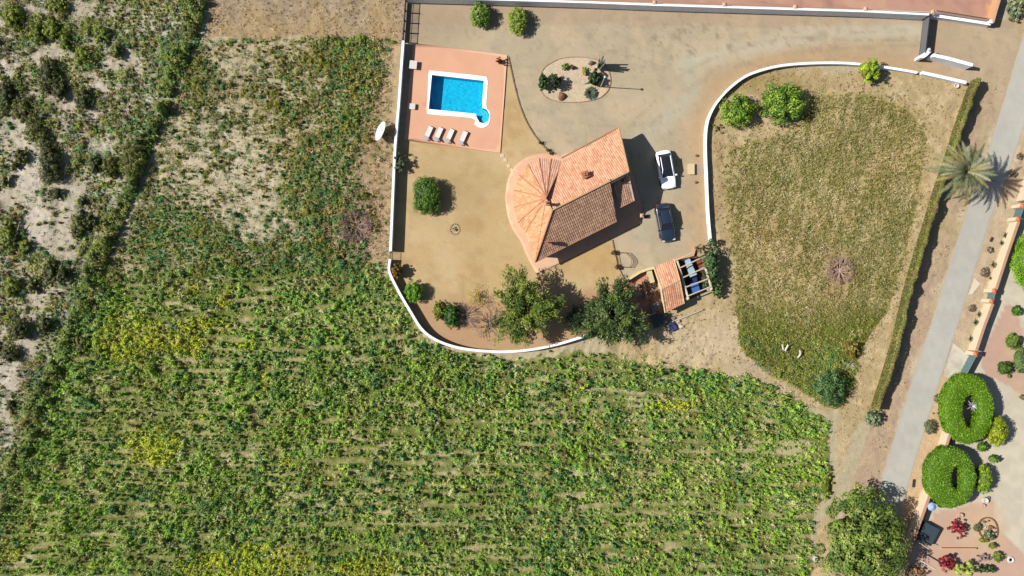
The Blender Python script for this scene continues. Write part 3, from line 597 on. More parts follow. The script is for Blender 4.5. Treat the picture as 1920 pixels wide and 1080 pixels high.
# ------------------------------------------------------------------ house
TILE = mat('roof_tile', attr=True, rough=.85, var=.06, scale=5, var2=.08, scale2=.7, spec=.15)
PLASTER = mat('house_plaster', A(236, 220, 200), rough=.9, var=.05)
def tile_plane(name, poly, down, cols, rng, parent=None, period=.24, row=.42, amp_=.035, thick=.0):
    """barrel tiled roof plane: poly = 3D corners (convex, in a plane), down = 3D direction of the fall"""
    pv = [Vector(p) for p in poly]; n = (pv[1] - pv[0]).cross(pv[2] - pv[0]).normalized()
    if n.z < 0: n = -n
    d = Vector(down); d = (d - n * d.dot(n)).normalized(); u = d.cross(n).normalized(); o = pv[0]
    us = [(p - o).dot(u) for p in pv]; ds = [(p - o).dot(d) for p in pv]
    u0, u1, d0, d1 = min(us), max(us), min(ds), max(ds); nu = int((u1 - u0) / period) + 2; nd = int((d1 - d0) / row) + 2
    prof = [(0, 0), (.12, .0), (.25, .62), (.5, 1), (.75, .62), (.88, 0)]
    V = []; C = []; Fs = []; cl = np.array([A(*c) for c in cols])
    for j in range(nd):
        for i in range(nu):
            c = cl[rng.integers(0, len(cl))] * rng.uniform(.92, 1.08); b = len(V)
            for e, lift in ((0, -.012), (1.0, .03)):
                for k in range(7):
                    a, hgt = prof[k] if k < 6 else (1, 0)
                    q = o + u * (u0 + (i + a) * period) + d * (d0 + (j + e) * row) + n * (hgt * amp_ + lift)
                    V.append(q); C.append(c)
            for k in range(6): Fs.append((b + k, b + 7 + k, b + 8 + k, b + k + 1))
    bm = bmesh.new(); cl_ = bm.verts.layers.float_color.new('Col')
    bv = []
    for v, c in zip(V, C): q = bm.verts.new(v); q[cl_] = (*c, 1); bv.append(q)
    for f in Fs: bm.faces.new([bv[i] for i in f])
    cen = sum(pv, Vector()) / len(pv)
    for a, b in zip(pv, pv[1:] + pv[:1]):
        e = (b - a).cross(n).normalized()
        if e.dot(cen - a) > 0: e = -e
        bmesh.ops.bisect_plane(bm, geom=bm.verts[:] + bm.edges[:] + bm.faces[:], plane_co=a, plane_no=e, clear_outer=True)
    me = bpy.data.meshes.new(name); bm.to_mesh(me); bm.free(); me.materials.append(TILE)
    return link(name, me, parent)
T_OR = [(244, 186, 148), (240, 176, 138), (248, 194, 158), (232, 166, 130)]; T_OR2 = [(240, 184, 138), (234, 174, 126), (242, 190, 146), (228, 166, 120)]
T_SHADE = [(206, 162, 132), (198, 154, 128), (214, 172, 142), (188, 146, 120)]; T_PK = [(240, 186, 156), (232, 176, 148), (246, 194, 164)]  # brown set is the shaded copy, for slopes turned from the sun
rng = np.random.default_rng(11)
TERR = curve([(1053, 290), (1028, 287), (1003, 290), (980, 300), (962, 317), (951, 342), (948, 372), (951, 400), (960, 428), (976, 452), (988, 480), (1006, 513)], 5)[:-1] + [(1006, 513), (1050, 494), (1202, 419), (1205, 392), (1196, 360), (1184, 322), (1170, 268), (1160, 262), (1150, 258)]
sheet('house_terrace', TERR, .14, cf((246, 200, 164), (gn(30, 91), (242, 192, 156)), (lambda px, py: gn(9, 97, .6)(px, py) * .2, (226, 170, 138)), (lambda px, py: (px > 1100) * .35, (196, 150, 130))), 6, m=MPAVE, thick=.13)  # right part tinted darker to deepen the roof's shadow there
he = 3.0; hr = 5.9
R0 = P3(1036, 394, hr); R1 = P3(1179, 322, hr); E0 = P3(1053, 297, he); E1 = P3(1160, 240, he); SW = P3(1003, 491.5, he); SE_ = P3(1156, 415, he + .0); N1 = P3(1144, 341, hr)
APX = P3(1024, 371, 5.75)
house = empty('villa', (*P(1085, 370), 0), 'villa with a fan shaped orange tiled roof and a long gabled wing', 'house')
hips = [(1055, 303), (1033, 297.5), (1010, 297), (989.5, 308), (973, 328), (963, 356.5), (963.5, 388.5), (971, 417), (985, 436)]
hp = [P3(x, y, he) for x, y in hips]
up = Vector(R0) - Vector(APX)
nv = (Vector(R1) - Vector(R0)).cross(Vector(E1) - Vector(R0)); nv = nv if nv.z > 0 else -nv
def on_plane(p, dz=0): return (p[0], p[1], R0[2] - (nv.x * (p[0] - R0[0]) + nv.y * (p[1] - R0[1])) / nv.z + dz)
WX = on_plane(tuple(Vector(APX) + Vector((-.1, .05, 0)))); WE = on_plane(hp[0])
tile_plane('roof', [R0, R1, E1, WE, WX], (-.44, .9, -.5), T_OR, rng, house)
tile_plane('roof', [R0, SW, SE_, N1], (.44, -.9, -.5), T_SHADE, rng, house)
MB().add([APX, hp[0], on_plane(hp[0], -.3), on_plane(APX, -.3)], [(0, 1, 2, 3)]).add([APX, tuple(Vector(R0) + Vector((0, 0, .1))), on_plane(R0, -.3), on_plane(APX, -.3)], [(0, 1, 2, 3)]).build('gable', PLASTER, house)
for i, (a, b) in enumerate(zip(hp[:-1], hp[1:])):
    mid = (Vector(a) + Vector(b)) / 2 - Vector(APX)
    tile_plane('fan_roof', [APX, a, b], mid, T_PK if i < 3 else T_OR2, rng, house)
tile_plane('fan_roof', [APX, hp[-1], SW], (-.75, -.35, -.6), T_OR2, rng, house)
tile_plane('fan_roof', [APX, SW, tuple(Vector(R0) + Vector((0, 0, .1)))], (-.9, -.1, -.6), T_OR2, rng, house)
RIDGE = mat('ridge_tile', A(216, 150, 112), var=.2, scale=6)
for q in hp[:]: 
    d = (Vector(APX) - Vector(q)); MB().tube([Vector(q) + Vector((0, 0, .04)), Vector(APX) + Vector((0, 0, .04))], .065, 6).build('hip_ridge', RIDGE, house)
MB().tube([Vector(APX) + Vector((0, 0, .06)), Vector(SW) + Vector((0, 0, .06))], .03, 5).build('hip_ridge', RIDGE, house)
MB().tube([Vector(R0) + Vector((0, 0, .1)), Vector(SW) + Vector((0, 0, .1))], .09, 6).build('hip_ridge', RIDGE, house)
MB().tube([Vector(R0) + Vector((0, 0, .07)), Vector(R1) + Vector((0, 0, .07))], .1, 6).build('main_ridge', mat('mortar', A(214, 176, 130), var=.1), house)
MB().tube([Vector(E1) + Vector((0, 0, .05)), Vector(R1) + Vector((0, 0, .05))], .11, 6).build('verge', mat('mortar', None), house)
MB().tube([Vector(E0) + Vector((-.0, .05, .02)), Vector(E1) + Vector((0, .05, .02))], .09, 6).build('gutter', mat('copper_gutter', A(200, 150, 110), rough=.5), house)
MB().tube([Vector(SW), Vector(SE_)], .08, 6).build('gutter', mat('copper_gutter', None), house)
# walls under the roofs
wl = [P(*q, 3) for q in [(1158, 250), (1176, 322), (1185, 370), (1160, 382), (1152, 406), (1012, 480), (990, 432), (972, 405), (968, 372), (978, 338), (1000, 312), (1052, 306)]]
MB().prism(wl, .1, 2.85).build('wall', PLASTER, house)
gb = MB(); a = Vector(E1); b_ = Vector(R1); c_ = Vector(P3(1156 + 0, 415, he)); c_ = Vector(P3(1190, 378, 2.9))
gb.add([(a.x, a.y - .2, 2.6), (b_.x, b_.y, 2.6), (b_.x, b_.y, hr - .2), (a.x, a.y, he - .1)], [(0, 1, 2, 3)]); gb.add([(b_.x, b_.y, 2.6), (b_.x - .25, b_.y - .5, 2.6), (b_.x - .25, b_.y - .5, hr - .5), (b_.x, b_.y, hr - .2)], [(0, 1, 2, 3)])
gb.build('gable', PLASTER, house)
# lower side roof in the notch
hl = 4.6
q = [P3(1149, 345, hl), P3(1179, 331, hl), P3(1189, 376, 3.3), P3(1161, 390, 3.3)]
tile_plane('side_roof', q, Vector(q[3]) - Vector(q[0]), T_SHADE, rng, house, row=.36)
MB().tube([q[1], q[2]], .09, 6).build('verge', mat('verge_white', A(232, 214, 206)), house); MB().tube([q[3], q[2]], .07, 6).build('gutter', mat('copper_gutter', None), house)
mb = MB(); a = [P3(1144, 341, 2.9)[:2], P3(1156, 413, 2.9)[:2]]; wall_mb(a, .12, 2.8, 3.0, mb=mb); mb.build('side_wall', PLASTER, house)
MB().add([P3(1145, 342, 5.8), P3(1178, 326, 5.8), P3(1178, 329, 4.3), P3(1147, 345, 4.3)], [(0, 1, 2, 3)]).build('side_wall', PLASTER, house)
def chimney(px, py, h, w, l, rot, z0, dark):
    x, y = P(px, py, h); mb = MB(); mb.box(x, y, z0, w, l, h - z0, rot)
    c = mb.build('chimney', mat('chimney_render', A(206, 170, 150), var=.08) , house)
    MB().box(x, y, h, w + .14, l + .14, .07, rot).build('cap', mat('chimney_cap', A(190, 120, 90)), c)
    mb = MB()
    for k in (-1, 1): mb.box(x + k * w * .2, y, h + .07, w * .25, l * .5, .22, rot)
    mb.build('flue', DARKMETAL if dark else mat('chimney_cap', None), c)
    for qx, qy in ((-1, -1), (1, -1), (-1, 1), (1, 1)): pass
chimney(1098, 327, 5.5, .7, .6, .46, 4.2, False); chimney(1030, 455, 4.8, .5, .34, -.1, 3.6, True); chimney(1027, 381, 6.9, .3, .3, .1, 5.9, True)
mb = MB(); x, y = P(1144, 338, 6.3); mb.tube([(x, y, 5.6), (x, y, 6.9)], .04, 6); mb.tube([(x - .3, y, 6.8), (x + .3, y + .1, 6.8)], .02, 5); mb.build('antenna', DARKMETAL, house)
x, y = P(1167, 339, 4.5); MB().box(x, y, 4.3, .35, .2, .3, .4).build('vent', DARKMETAL, house)
pillar(1204, 404, .9, .34, 'small pinkish pillar at the corner of the house terrace', PINKW, PINKW)
x, y = P(1211, 407, .3); MB().box(x, y, 0, .45, .25, .3, .1, bev=.04).build('drain_box', mat('brown_metal', None), loc=(x, y, 0)); tag(bpy.context.scene.collection.objects[-1], 'small dark box on the driveway beside the terrace pillar', 'box')
# rose arch
t = empty('rose_arch', (*P(1157, 487), 0), 'wrought iron rose arch between two round shrubs at the edge of the yard', 'arch')
mb = MB()
for dx in (-.22, .22):
    a = Vector(P3(1152, 473, 0)); b_ = Vector(P3(1158, 500, 0)); pts = [a + Vector((dx, 0, 0)), a + Vector((dx, 0, 1.7))]
    for k in range(1, 8):
        f = k / 8; q = a + (b_ - a) * f; pts.append(Vector((q.x + dx, q.y, 1.7 + .55 * math.sin(math.pi * f))))
    pts += [b_ + Vector((dx, 0, 1.7)), b_ + Vector((dx, 0, 0))]; mb.tube(pts, .035, 6)
    mb.tube([p + Vector((0, 0, -.22)) if 2 <= i <= len(pts) - 3 else p for i, p in enumerate(pts)][1:-1], .02, 5)
for k in range(9):
    f = k / 8; q = a + (b_ - a) * f; z = 1.7 + .55 * math.sin(math.pi * f); mb.tube([(q.x - .22, q.y, z), (q.x + .22, q.y, z)], .02, 5)
for e in (a, b_):
    for z in (.4, .8, 1.2, 1.6): mb.tube([(e.x - .22, e.y, z), (e.x + .22, e.y, z)], .02, 5)
mb.build('frame', mat('brown_metal', None), t)
shrub(1151, 474, 6, 5.5, .7, 'round brown shrub at the upper foot of the rose arch', cols=[(110, 92, 60), (130, 108, 76)], leaf=.1, trunk=False)
shrub(1158, 501, 6, 5.5, .7, 'round brown shrub at the lower foot of the rose arch', cols=[(110, 92, 60), (130, 108, 76)], leaf=.1, trunk=False)
x, y = P(1170, 487); t = empty('tub_bench', (x, y, 0), 'x', 'bench'); bpy.data.objects.remove(t)

# ------------------------------------------------------------------ barbecue house with pergola
ob = empty('barbecue_house', (*P(1255, 530), 0), 'small barbecue house with a gabled tile roof and cream side walls', 'outbuilding')
CREAM = mat('cream_render', A(246, 222, 172), var=.05)
h1, h2 = 1.7, 2.4
A0, A1, B0, B1, C0, C1 = P3(1226, 501, h1), P3(1264, 486, h1), P3(1240, 543, h2), P3(1275, 526, h2), P3(1247, 586, h1), P3(1283, 569, h1)
tile_plane('roof', [A0, A1, B1, B0], Vector(A0) - Vector(B0), T_OR, rng, ob); tile_plane('roof', [B0, B1, C1, C0], Vector(C0) - Vector(B0), [(226, 166, 132), (214, 150, 120), (232, 178, 144)], rng, ob)  # lower slope takes a darker copy of the tiles as its shaded side
MB().tube([B0, B1], .1, 6).build('ridge', mat('mortar', None), ob)
for tri in ((A0, B0), (B0, C0), (A1, B1), (B1, C1)): MB().tube([Vector(tri[0]) + Vector((0, 0, .04)), Vector(tri[1]) + Vector((0, 0, .04))], .08 if tri[0] in (A0, B0) else .05, 6).build('verge', CREAM, ob)
MB().prism([P(*q, 1.6) for q in [(1229, 502), (1262, 489), (1279, 567), (1249, 581)]], 0, 1.6).build('wall', CREAM, ob)
tag(wb := wall_mb([P(1173, 527, 1), P(1200, 510, 1), P(1214, 505, 1), P(1226, 502, 1)], .3, 0, 1.0).build('garden_wall', CREAM), 'low cream wall curving from the edging row to the barbecue house', 'wall')
tag(wall_mb([P(1218, 508, 1.4), P(1224, 530, 1.4)], .5, 0, 1.4).build('barbecue_counter', mat('counter', A(230, 210, 160), var=.12)), 'cream stone counter against the left side of the barbecue house', 'counter')
sheet('tiled_patio', [(1176, 528), (1216, 506), (1230, 504), (1248, 584), (1190, 606), (1180, 560)], .05, cf((224, 160, 122), (gn(10, 95), (206, 146, 116)), (lambda px, py: (py > 532) * .5, (178, 128, 110))), 6, m=MPAVE)
t = empty('wood_pile', (*P(1217, 548), 0), 'untidy heap of pale firewood beside the left wall of the barbecue house', 'wood pile'); mb = MB()
for k in range(46):
    px, py = 1217 + rng.normal() * 6, 545 + rng.normal() * 11; x, y = P(px, py); a = rng.uniform(0, 3.1); z = .1 + rng.uniform(0, .45)
    l = rng.uniform(.2, .45); mb.tube([(x - math.cos(a) * l, y - math.sin(a) * l, z), (x + math.cos(a) * l, y + math.sin(a) * l, z + rng.uniform(-.1, .15))], rng.uniform(.04, .08), 6)
mb.build('logs', mat('cut_wood', A(200, 170, 140), var=.3), t)
tag(MB().box(*P(1208, 545), .05, .22, 2.1, .9, .25).build('brick_wall', mat('brick_kerb', None)), 'low brick partition beside the firewood heap', 'wall')
for k, (px, py, r) in enumerate([(1196, 536, .25), (1201, 552, .3)]):
    x, y = P(px, py); mb = MB(); mb.rock(x, y, .2, r * 1.6, r, .3, rng); tag(mb.build('rock', STONE, loc=(x, y, 0)), ['pale rock under the twigs near the cream wall', 'larger pale rock left of the brick partition'][k], 'rock')
tag(wall_mb([P(1191, 605, .6), P(1230, 586, .6)], .14, 0, .7).build('garden_wall', mat('grey_wall', None)), 'thin grey wall at the bottom of the tiled patio', 'wall')
tag(MB().prism([P(*q, .6) for q in [(1218, 572), (1234, 566), (1238, 580), (1224, 588)]], .1, .75).build('garden_table', mat('slate', A(120, 120, 124), var=.1)), 'grey table top in the shade below the firewood', 'table')
gt = mat('green_tarp', A(70, 84, 84), var=.15, bump=.03)
tag(MB().prism([P(*q, .8) for q in [(1222, 592), (1248, 588), (1252, 604), (1228, 616)]], .05, .8).build('covered_crate', gt), 'dark green covered crate behind the barbecue house', 'crate')
tag(MB().prism([P(*q, .4) for q in [(1254, 606), (1262, 604), (1270, 616), (1258, 622)]], .05, .5).build('tool_chest', mat('blue_box', A(60, 74, 130))), 'small dark blue chest behind the barbecue house', 'box')
for k, (px, py, r) in enumerate([(1277, 612, .35), (1272, 602, .22), (1262, 596, .25)]):
    x, y = P(px, py); mb = MB(); mb.rock(x, y, .1, r, r * .8, .25, rng); tag(mb.build('rock', mat('pale_rock', A(214, 200, 180), var=.2), loc=(x, y, 0)), ['larger pale rock on the straw behind the barbecue house', 'small pale rock touching the rubble behind the barbecue house', 'pale rock closest to the barbecue house back wall'][k], 'rock')
tag(wall_mb([P(1255, 605, .3), P(1290, 592, .3), P(1318, 580, .3)], .14, 0, .25).build('stone_edging', mat('pale_rock', None)), 'pale kerb line in the straw behind the pergola', 'edging')
# pergola
pg = empty('pergola', (*P(1305, 520), 0), 'open cream pergola with five slanting beams over blue garden furniture', 'pergola')
hz = 1.85
BEAM = mat('beam_paint', A(236, 218, 190), var=.06)
bs = [((1266, 489), (1300, 474)), ((1273, 503.5), (1312, 485)), ((1281, 520.5), (1322, 501.5)), ((1284.5, 539), (1329, 522.5)), ((1289, 555.5), (1333, 537.5))]
for a, b_ in bs: MB().tube([(*P(*a, hz), hz), (*P(*b_, hz), hz)], .075, 4).build('rafter', BEAM, pg)
for pts in ([(1323, 503), (1329, 523), (1335, 542)], [(1270, 489), (1278, 515), (1285, 540), (1291, 560)]):
    MB().tube([(*P(*q, hz - .12), hz - .16) for q in pts], .13, 6).build('main_beam', BEAM, pg)
for q in ((1323, 503), (1335, 542), (1291, 560), (1270, 489)): MB().box(*P(*q, 2.2), 0, .28, .28, 1.68, .4).build('post', BEAM, pg)
sheet('pergola_floor', [(1266, 490), (1300, 474), (1320, 490), (1335, 542), (1292, 562)], .05, cf((120, 84, 62), (gn(8, 96), (90, 66, 52))), 6, m=MPAVE)
tag(wall_mb([P(*q, .5) for q in [(1262, 487), (1282, 482), (1300, 478), (1304, 462)]], .3, 0, .4).build('garden_wall', mat('peach_wall', None)), 'low peach wall stepping up beside the pergola and the driveway', 'wall')
tag(MB().box(*P(1303, 539, 1), .3, .95, 1.15, .75, .25, bev=.1).build('blue_tub', mat('blue_cover', A(70, 120, 190), rough=.5, var=.08)), 'square bright blue cover between the two lowest pergola beams', 'tub')
tag(MB().box(*P(1299, 522, .6), .2, .9, .9, .5, .25, bev=.1).build('navy_box', mat('navy', A(40, 50, 100))), 'dark navy box between the blue square and the pale blue sofa', 'box')
t = empty('garden_sofa', (*P(1293, 502), 0), 'long pale blue garden sofa lying under the upper pergola beams', 'sofa')
PB = mat('pale_blue_cloth', A(186, 206, 222), rough=.8, var=.05)
MB().prism([P(*q, .6) for q in [(1282, 489), (1293, 483), (1306, 515), (1293, 520)]], .3, .85).build('base', PB, t)
for k in range(3):
    f = k / 3; x, y = P(1288.5 + 11 * f + 1, 491 + 26 * f, .7); MB().box(x, y, .85, .6, .6, .16, .35, bev=.08).build('cushion', PB, t)
x, y = P(1320, 503, .4); simple_box('terracotta_chest', 1316, 497, .8, 1.2, .5, .4, mat('clay', None), 'brown chest at the right side under the pergola', 'chest')

# ------------------------------------------------------------------ cars
def car(px, py, rot, paint, roofm, label, Lc=4.55, W=1.84, glassroof=False):
    x0, y0 = P(px, py, .8); t = empty('parked_car', (x0, y0, 0), label, 'car')
    R_ = lambda u, v, z: (x0 + u * math.cos(rot) - v * math.sin(rot), y0 + u * math.sin(rot) + v * math.cos(rot), z)
    # body: stations along length, half width, deck height
    st = [(-1, .50, .55), (-.985, .70, .72), (-.95, .84, .86), (-.86, .94, .98), (-.7, .985, 1.0), (-.4, 1, .98), (0, 1, .96), (.35, 1, .96), (.55, .985, .95), (.72, .96, .9), (.86, .9, .82), (.95, .78, .72), (.99, .6, .6), (1, .45, .5)]
    prof = [(1.0, .22), (1.0, .5), (.985, .72), (.93, .9), (.82, .97), (.5, 1.0), (0, 1.02)]
    V = []; 
    for u, wf, zt in st:
        row = []
        for s_ in (1, -1):
            seq = prof if s_ == 1 else prof[:-1][::-1]
            for a, zf in seq: row.append(R_(u * Lc / 2, s_ * a * wf * W / 2, .2 + (zt - .2) * (zf - .22) / .8))
        V.append(row)
    n = len(V[0]); mb = MB(); mb.add([p for r in V for p in r], [(i * n + k, (i + 1) * n + k, (i + 1) * n + (k + 1) % n, i * n + (k + 1) % n) for i in range(len(V) - 1) for k in range(n)] + [tuple(range(n)), tuple((len(V) - 1) * n + k for k in range(n))[::-1]])
    mb.build('body', paint, t, smooth_=True)
    GL = mat('car_glass', (.012, .014, .02), rough=.06, spec=.5, var=0)
    # greenhouse (front is +u)
    base = [(-.80, .78), (.36, .80)]; top = [(-.58, .60), (.06, .62)]; zb, zt = .94, 1.47
    def q4(name, pts, m_): MB().add([R_(*p) for p in pts], [(0, 1, 2, 3)]).build(name, m_, t)
    L2, W2 = Lc / 2, W / 2
    b0, b1 = base; t0, t1 = top
    for s_ in (1, -1):
        pts = [(b0[0] * L2, s_ * b0[1] * W2, zb), (b1[0] * L2, s_ * b1[1] * W2, zb - .01), (t1[0] * L2, s_ * t1[1] * W2, zt), (t0[0] * L2, s_ * t0[1] * W2, zt - .02)]
        q4('side_window', pts if s_ == -1 else pts[::-1], GL)
    q4('windscreen', [(b1[0] * L2 + .12, -b1[1] * W2, zb - .03), (b1[0] * L2 + .12, b1[1] * W2, zb - .03), (t1[0] * L2, t1[1] * W2, zt), (t1[0] * L2, -t1[1] * W2, zt)], GL)
    q4('rear_window', [(b0[0] * L2, b0[1] * W2, zb), (b0[0] * L2, -b0[1] * W2, zb), (t0[0] * L2, -t0[1] * W2, zt - .02), (t0[0] * L2, t0[1] * W2, zt - .02)], GL)
    mb = MB(); N_ = 8; vs = []
    for i in range(N_ + 1):
        f = i / N_; u = t0[0] + (t1[0] - t0[0]) * f
        for j in range(7):
            g_ = -1 + 2 * j / 6; vs.append(R_(u * L2 + (.05 if i == N_ else -.05 if i == 0 else 0), g_ * .63 * W2, zt + .0 + .05 * (1 - g_ * g_) + .03 * math.sin(math.pi * f) - .02 * (abs(g_) == 1)))
    mb.add(vs, [(i * 7 + j, (i + 1) * 7 + j, (i + 1) * 7 + j + 1, i * 7 + j + 1) for i in range(N_) for j in range(6)]); mb.build('roof', roofm, t, smooth_=True)
    for s_ in (1, -1):
        MB().tube([R_(t0[0] * L2 - .1, s_ * .62 * W2, zt + .05), R_(t1[0] * L2, s_ * .62 * W2, zt + .05)], .045, 6).build('roof_rail', paint, t)
        MB().tube([R_(t1[0] * L2, s_ * .62 * W2, zt), R_(b1[0] * L2 + .1, s_ * .79 * W2, zb - .02)], .04, 5).build('pillar', paint, t)
        MB().box(*R_(.36 * L2, s_ * 1.06 * W2, 0)[:2], .85, .16, .22, .14, rot, bev=.03).build('mirror', paint, t)
        MB().box(*R_(.9 * L2, s_ * .66 * W2, 0)[:2], .6, .3, .3, .14, rot, bev=.05).build('headlight', mat('lamp_glass', None), t)
        MB().box(*R_(-.93 * L2, s_ * .62 * W2, 0)[:2], .7, .16, .3, .14, rot, bev=.03).build('tail_light', mat('red_glass', (.3, .02, .02), rough=.2), t)
        for u in (-.62, .62):
            c = Vector(R_(u * L2, s_ * W2 * .9, .32)); ax = Vector(R_(0, s_, 0)) - Vector(R_(0, 0, 0))
            MB().tube([c - ax * .1, c + ax * .09], .33, 16).build('wheel', mat('tyre', (.02, .02, .02), rough=.9), t)
    for nme, a_, b2 in (('bonnet_line', (.40, -.72), (.40, .72)),): MB().tube([R_(a_[0] * L2 + .2, a_[1] * W2, .955), R_(b2[0] * L2 + .2, b2[1] * W2, .955)], .012, 4).build('bonnet_seam', DARKMETAL, t)
    return t
PW = mat('white_paint', (.78, .78, .8), rough=.25, var=0, coat=.5, spec=.5); PD = mat('dark_blue_paint', (.012, .02, .035), rough=.22, var=0, coat=.8, spec=.5)
car(1249.5, 317.5, math.radians(-80), PW, mat('car_glass', (.012, .014, .02), rough=.06, spec=.5, var=0), 'white parked car with a black glass roof')
car(1248, 417, math.radians(-79), PD, PD, 'dark blue parked car in front of the house terrace')
simple_box('manhole_box', 1296, 317, .7, 1.2, .35, 0, mat('pale_slab', None), 'low pale service box on the driveway beside the curved wall', 'box')
tag(sheet('paving_strip', [(1302, 309), (1323, 309), (1323, 326), (1302, 326)], .03, cf((186, 162, 140)), 4, m=MPAVE), kind='structure')
for k, (px, py) in enumerate([(1306, 292), (1305, 342)]):
    x, y = P(px, py); mb = MB(); mb.rock(x, y, .1, .18, .16, .2, rng); tag(mb.build('rock', mat('brown_rock', A(140, 100, 70)), loc=(x, y, 0)), ['small brown stone above the service box', 'small brown stone below the service box'][k], 'rock')

# ------------------------------------------------------------------ satellite dish
c = Vector(P3(716, 247, 1.4)); ax = Vector((-.80, .28, .53)).normalized(); t = empty('satellite_dish', (c.x + .5, c.y, 0), 'large white satellite dish outside the white garden wall', 'satellite dish')
u = ax.cross(Vector((0, 0, 1))).normalized(); v = ax.cross(u); R = 1.18; vs = []; fs = []
for i in range(9):
    r = R * i / 8
    for k in range(28): a = 2 * math.pi * k / 28; vs.append(tuple(c + (u * math.cos(a) + v * math.sin(a)) * r + ax * (.22 * (r / R) ** 2)))
for i in range(8):
    for k in range(28): fs.append((i * 28 + k, (i + 1) * 28 + k, (i + 1) * 28 + (k + 1) % 28, i * 28 + (k + 1) % 28))
MB().add(vs, fs).build('reflector', mat('dish_paint', A(248, 246, 240), rough=.5, var=.02), t, smooth_=True)
mb = MB()
for k in range(3): a = 2 * math.pi * k / 3 + .5; mb.tube([c + (u * math.cos(a) + v * math.sin(a)) * R * .95 + ax * .2, c + ax * .95], .02, 5)
mb.build('feed_arm', WB, t); MB().tube([c + ax * .85, c + ax * 1.05], .07, 8).build('feed_horn', WB, t); MB().tube([(c.x + .35, c.y, 0), c - ax * .15], .08, 8).build('post', DARKMETAL, t)

# ------------------------------------------------------------------ lamp post
a = P(1126, 163); t = empty('lamp_post', (*a, 0), 'tall thin pale lamp post at the right end of the palm island', 'lamp post')
MB().tube([(*a, 0), (*a, 4.6)], .06, 8, r1=.04).build('post', mat('pale_metal', A(225, 222, 210), rough=.4), t); MB().lathe(a[0], a[1], [(.05, 4.6), (.14, 4.66), (.12, 4.8), (.02, 4.84)], 10).build('lamp', mat('lamp_glass', None), t)

# ------------------------------------------------------------------ trees and shrubs of the garden
shrub(901, 28, 19.5, 25, 1.9, 'round clipped green bush standing left of its twin by the top wall', 'bush', cols=G_MID, leaf=.15, lump=.2)
shrub(970.5, 38.5, 19, 27, 1.9, 'slightly yellower clipped bush, right one of the pair by the top wall', 'bush', cols=[(140, 160, 52), (120, 146, 46), (158, 176, 70)], leaf=.15, lump=.2)
shrub(799.5, 367, 25, 33.5, 2.1, 'large squarish clipped dark green bush in the gravel yard', 'bush', cols=[(88, 124, 40), (72, 106, 36), (104, 138, 52)], shape='box', leaf=.15, lump=.12, core=.9)
shrub(750, 305, 15, 22, 1.7, 'dusty grey green oleander leaning over the long white wall', 'shrub', cols=[(90, 104, 74), (70, 88, 58), (112, 124, 92)], leaf=.2, lump=.45, core=.6, aspect=.4, dens=.8)
shrub(744, 508, 11, 15, 1.9, 'rusty orange shrub in the corner below the garden gate', 'shrub', cols=[(150, 110, 48), (128, 96, 40), (110, 100, 44)], leaf=.15, lump=.3)
shrub(776, 547, 17.5, 21, 1.8, 'bright green round shrub inside the curved white wall', 'shrub', cols=G_BRIGHT[:3] + [(90, 130, 40)], leaf=.15, lump=.25)
shrub(822, 583, 12, 20, 1.3, 'yellow green oval shrub beside the dark one near the bottom wall', 'shrub', cols=[(140, 146, 50), (116, 128, 46)], leaf=.15, lump=.3)
shrub(846, 592, 16, 26, 1.6, 'dark green shrub touching a leafless grey bush', 'shrub', cols=[(60, 104, 34), (44, 80, 30), (80, 126, 44)], leaf=.15, lump=.3)
shrub(892, 556, 20, 20, 1.5, 'thin yellowish shrub with sparse leaves above the bare tree', 'shrub', cols=[(176, 160, 70), (156, 144, 60)], leaf=.12, lump=.8, core=0, dens=.25, spread=.3)
def twigs(name, px, py, r, h, label, cat, seed, n=14, m_=BARK, thick=.06, depth=3, up_=.35, parent=None):
    rng = np.random.default_rng(seed); x, y = P(px, py); t = parent or empty(name, (x, y, 0), label, cat); mb = MB()
    def grow(p, d, l, th, k):
        q = p + d * l + Vector(rng.normal(size=3)) * l * .08; mb.tube([p, (p + q) / 2 + Vector(rng.normal(size=3)) * l * .06, q], th, 5, r1=th * .6)
        if k == 0: return
        for _ in range(3 if k > 1 else 2):
            e = (d + Vector(rng.normal(size=3)) * .42); e.z = abs(e.z) * .6 + .05; grow(q, e.normalized(), l * rng.uniform(.55, .8), th * .6, k - 1)
    for k in range(n):
        a = 2 * math.pi * k / n + rng.uniform(-.3, .3); grow(Vector((x, y, .05)), Vector((math.cos(a), math.sin(a), up_ + rng.uniform(0, .4))).normalized(), r * S * .42, thick, depth)
    o = mb.build('branches' if parent is None else 'limbs', m_, t); return t
GREYT = mat('grey_twigs', A(160, 140, 130), var=.2)
twigs('bare_shrub', 872, 592, 24, 1.2, 'leafless grey bush beside the dark green shrub', 'shrub', 5, 18, GREYT, .035)
twigs('bare_tree', 917, 606, 34, 1.5, 'low bare tree with radiating leafless branches left of the big tamarisk', 'tree', 6, 13, GREYT, .05)
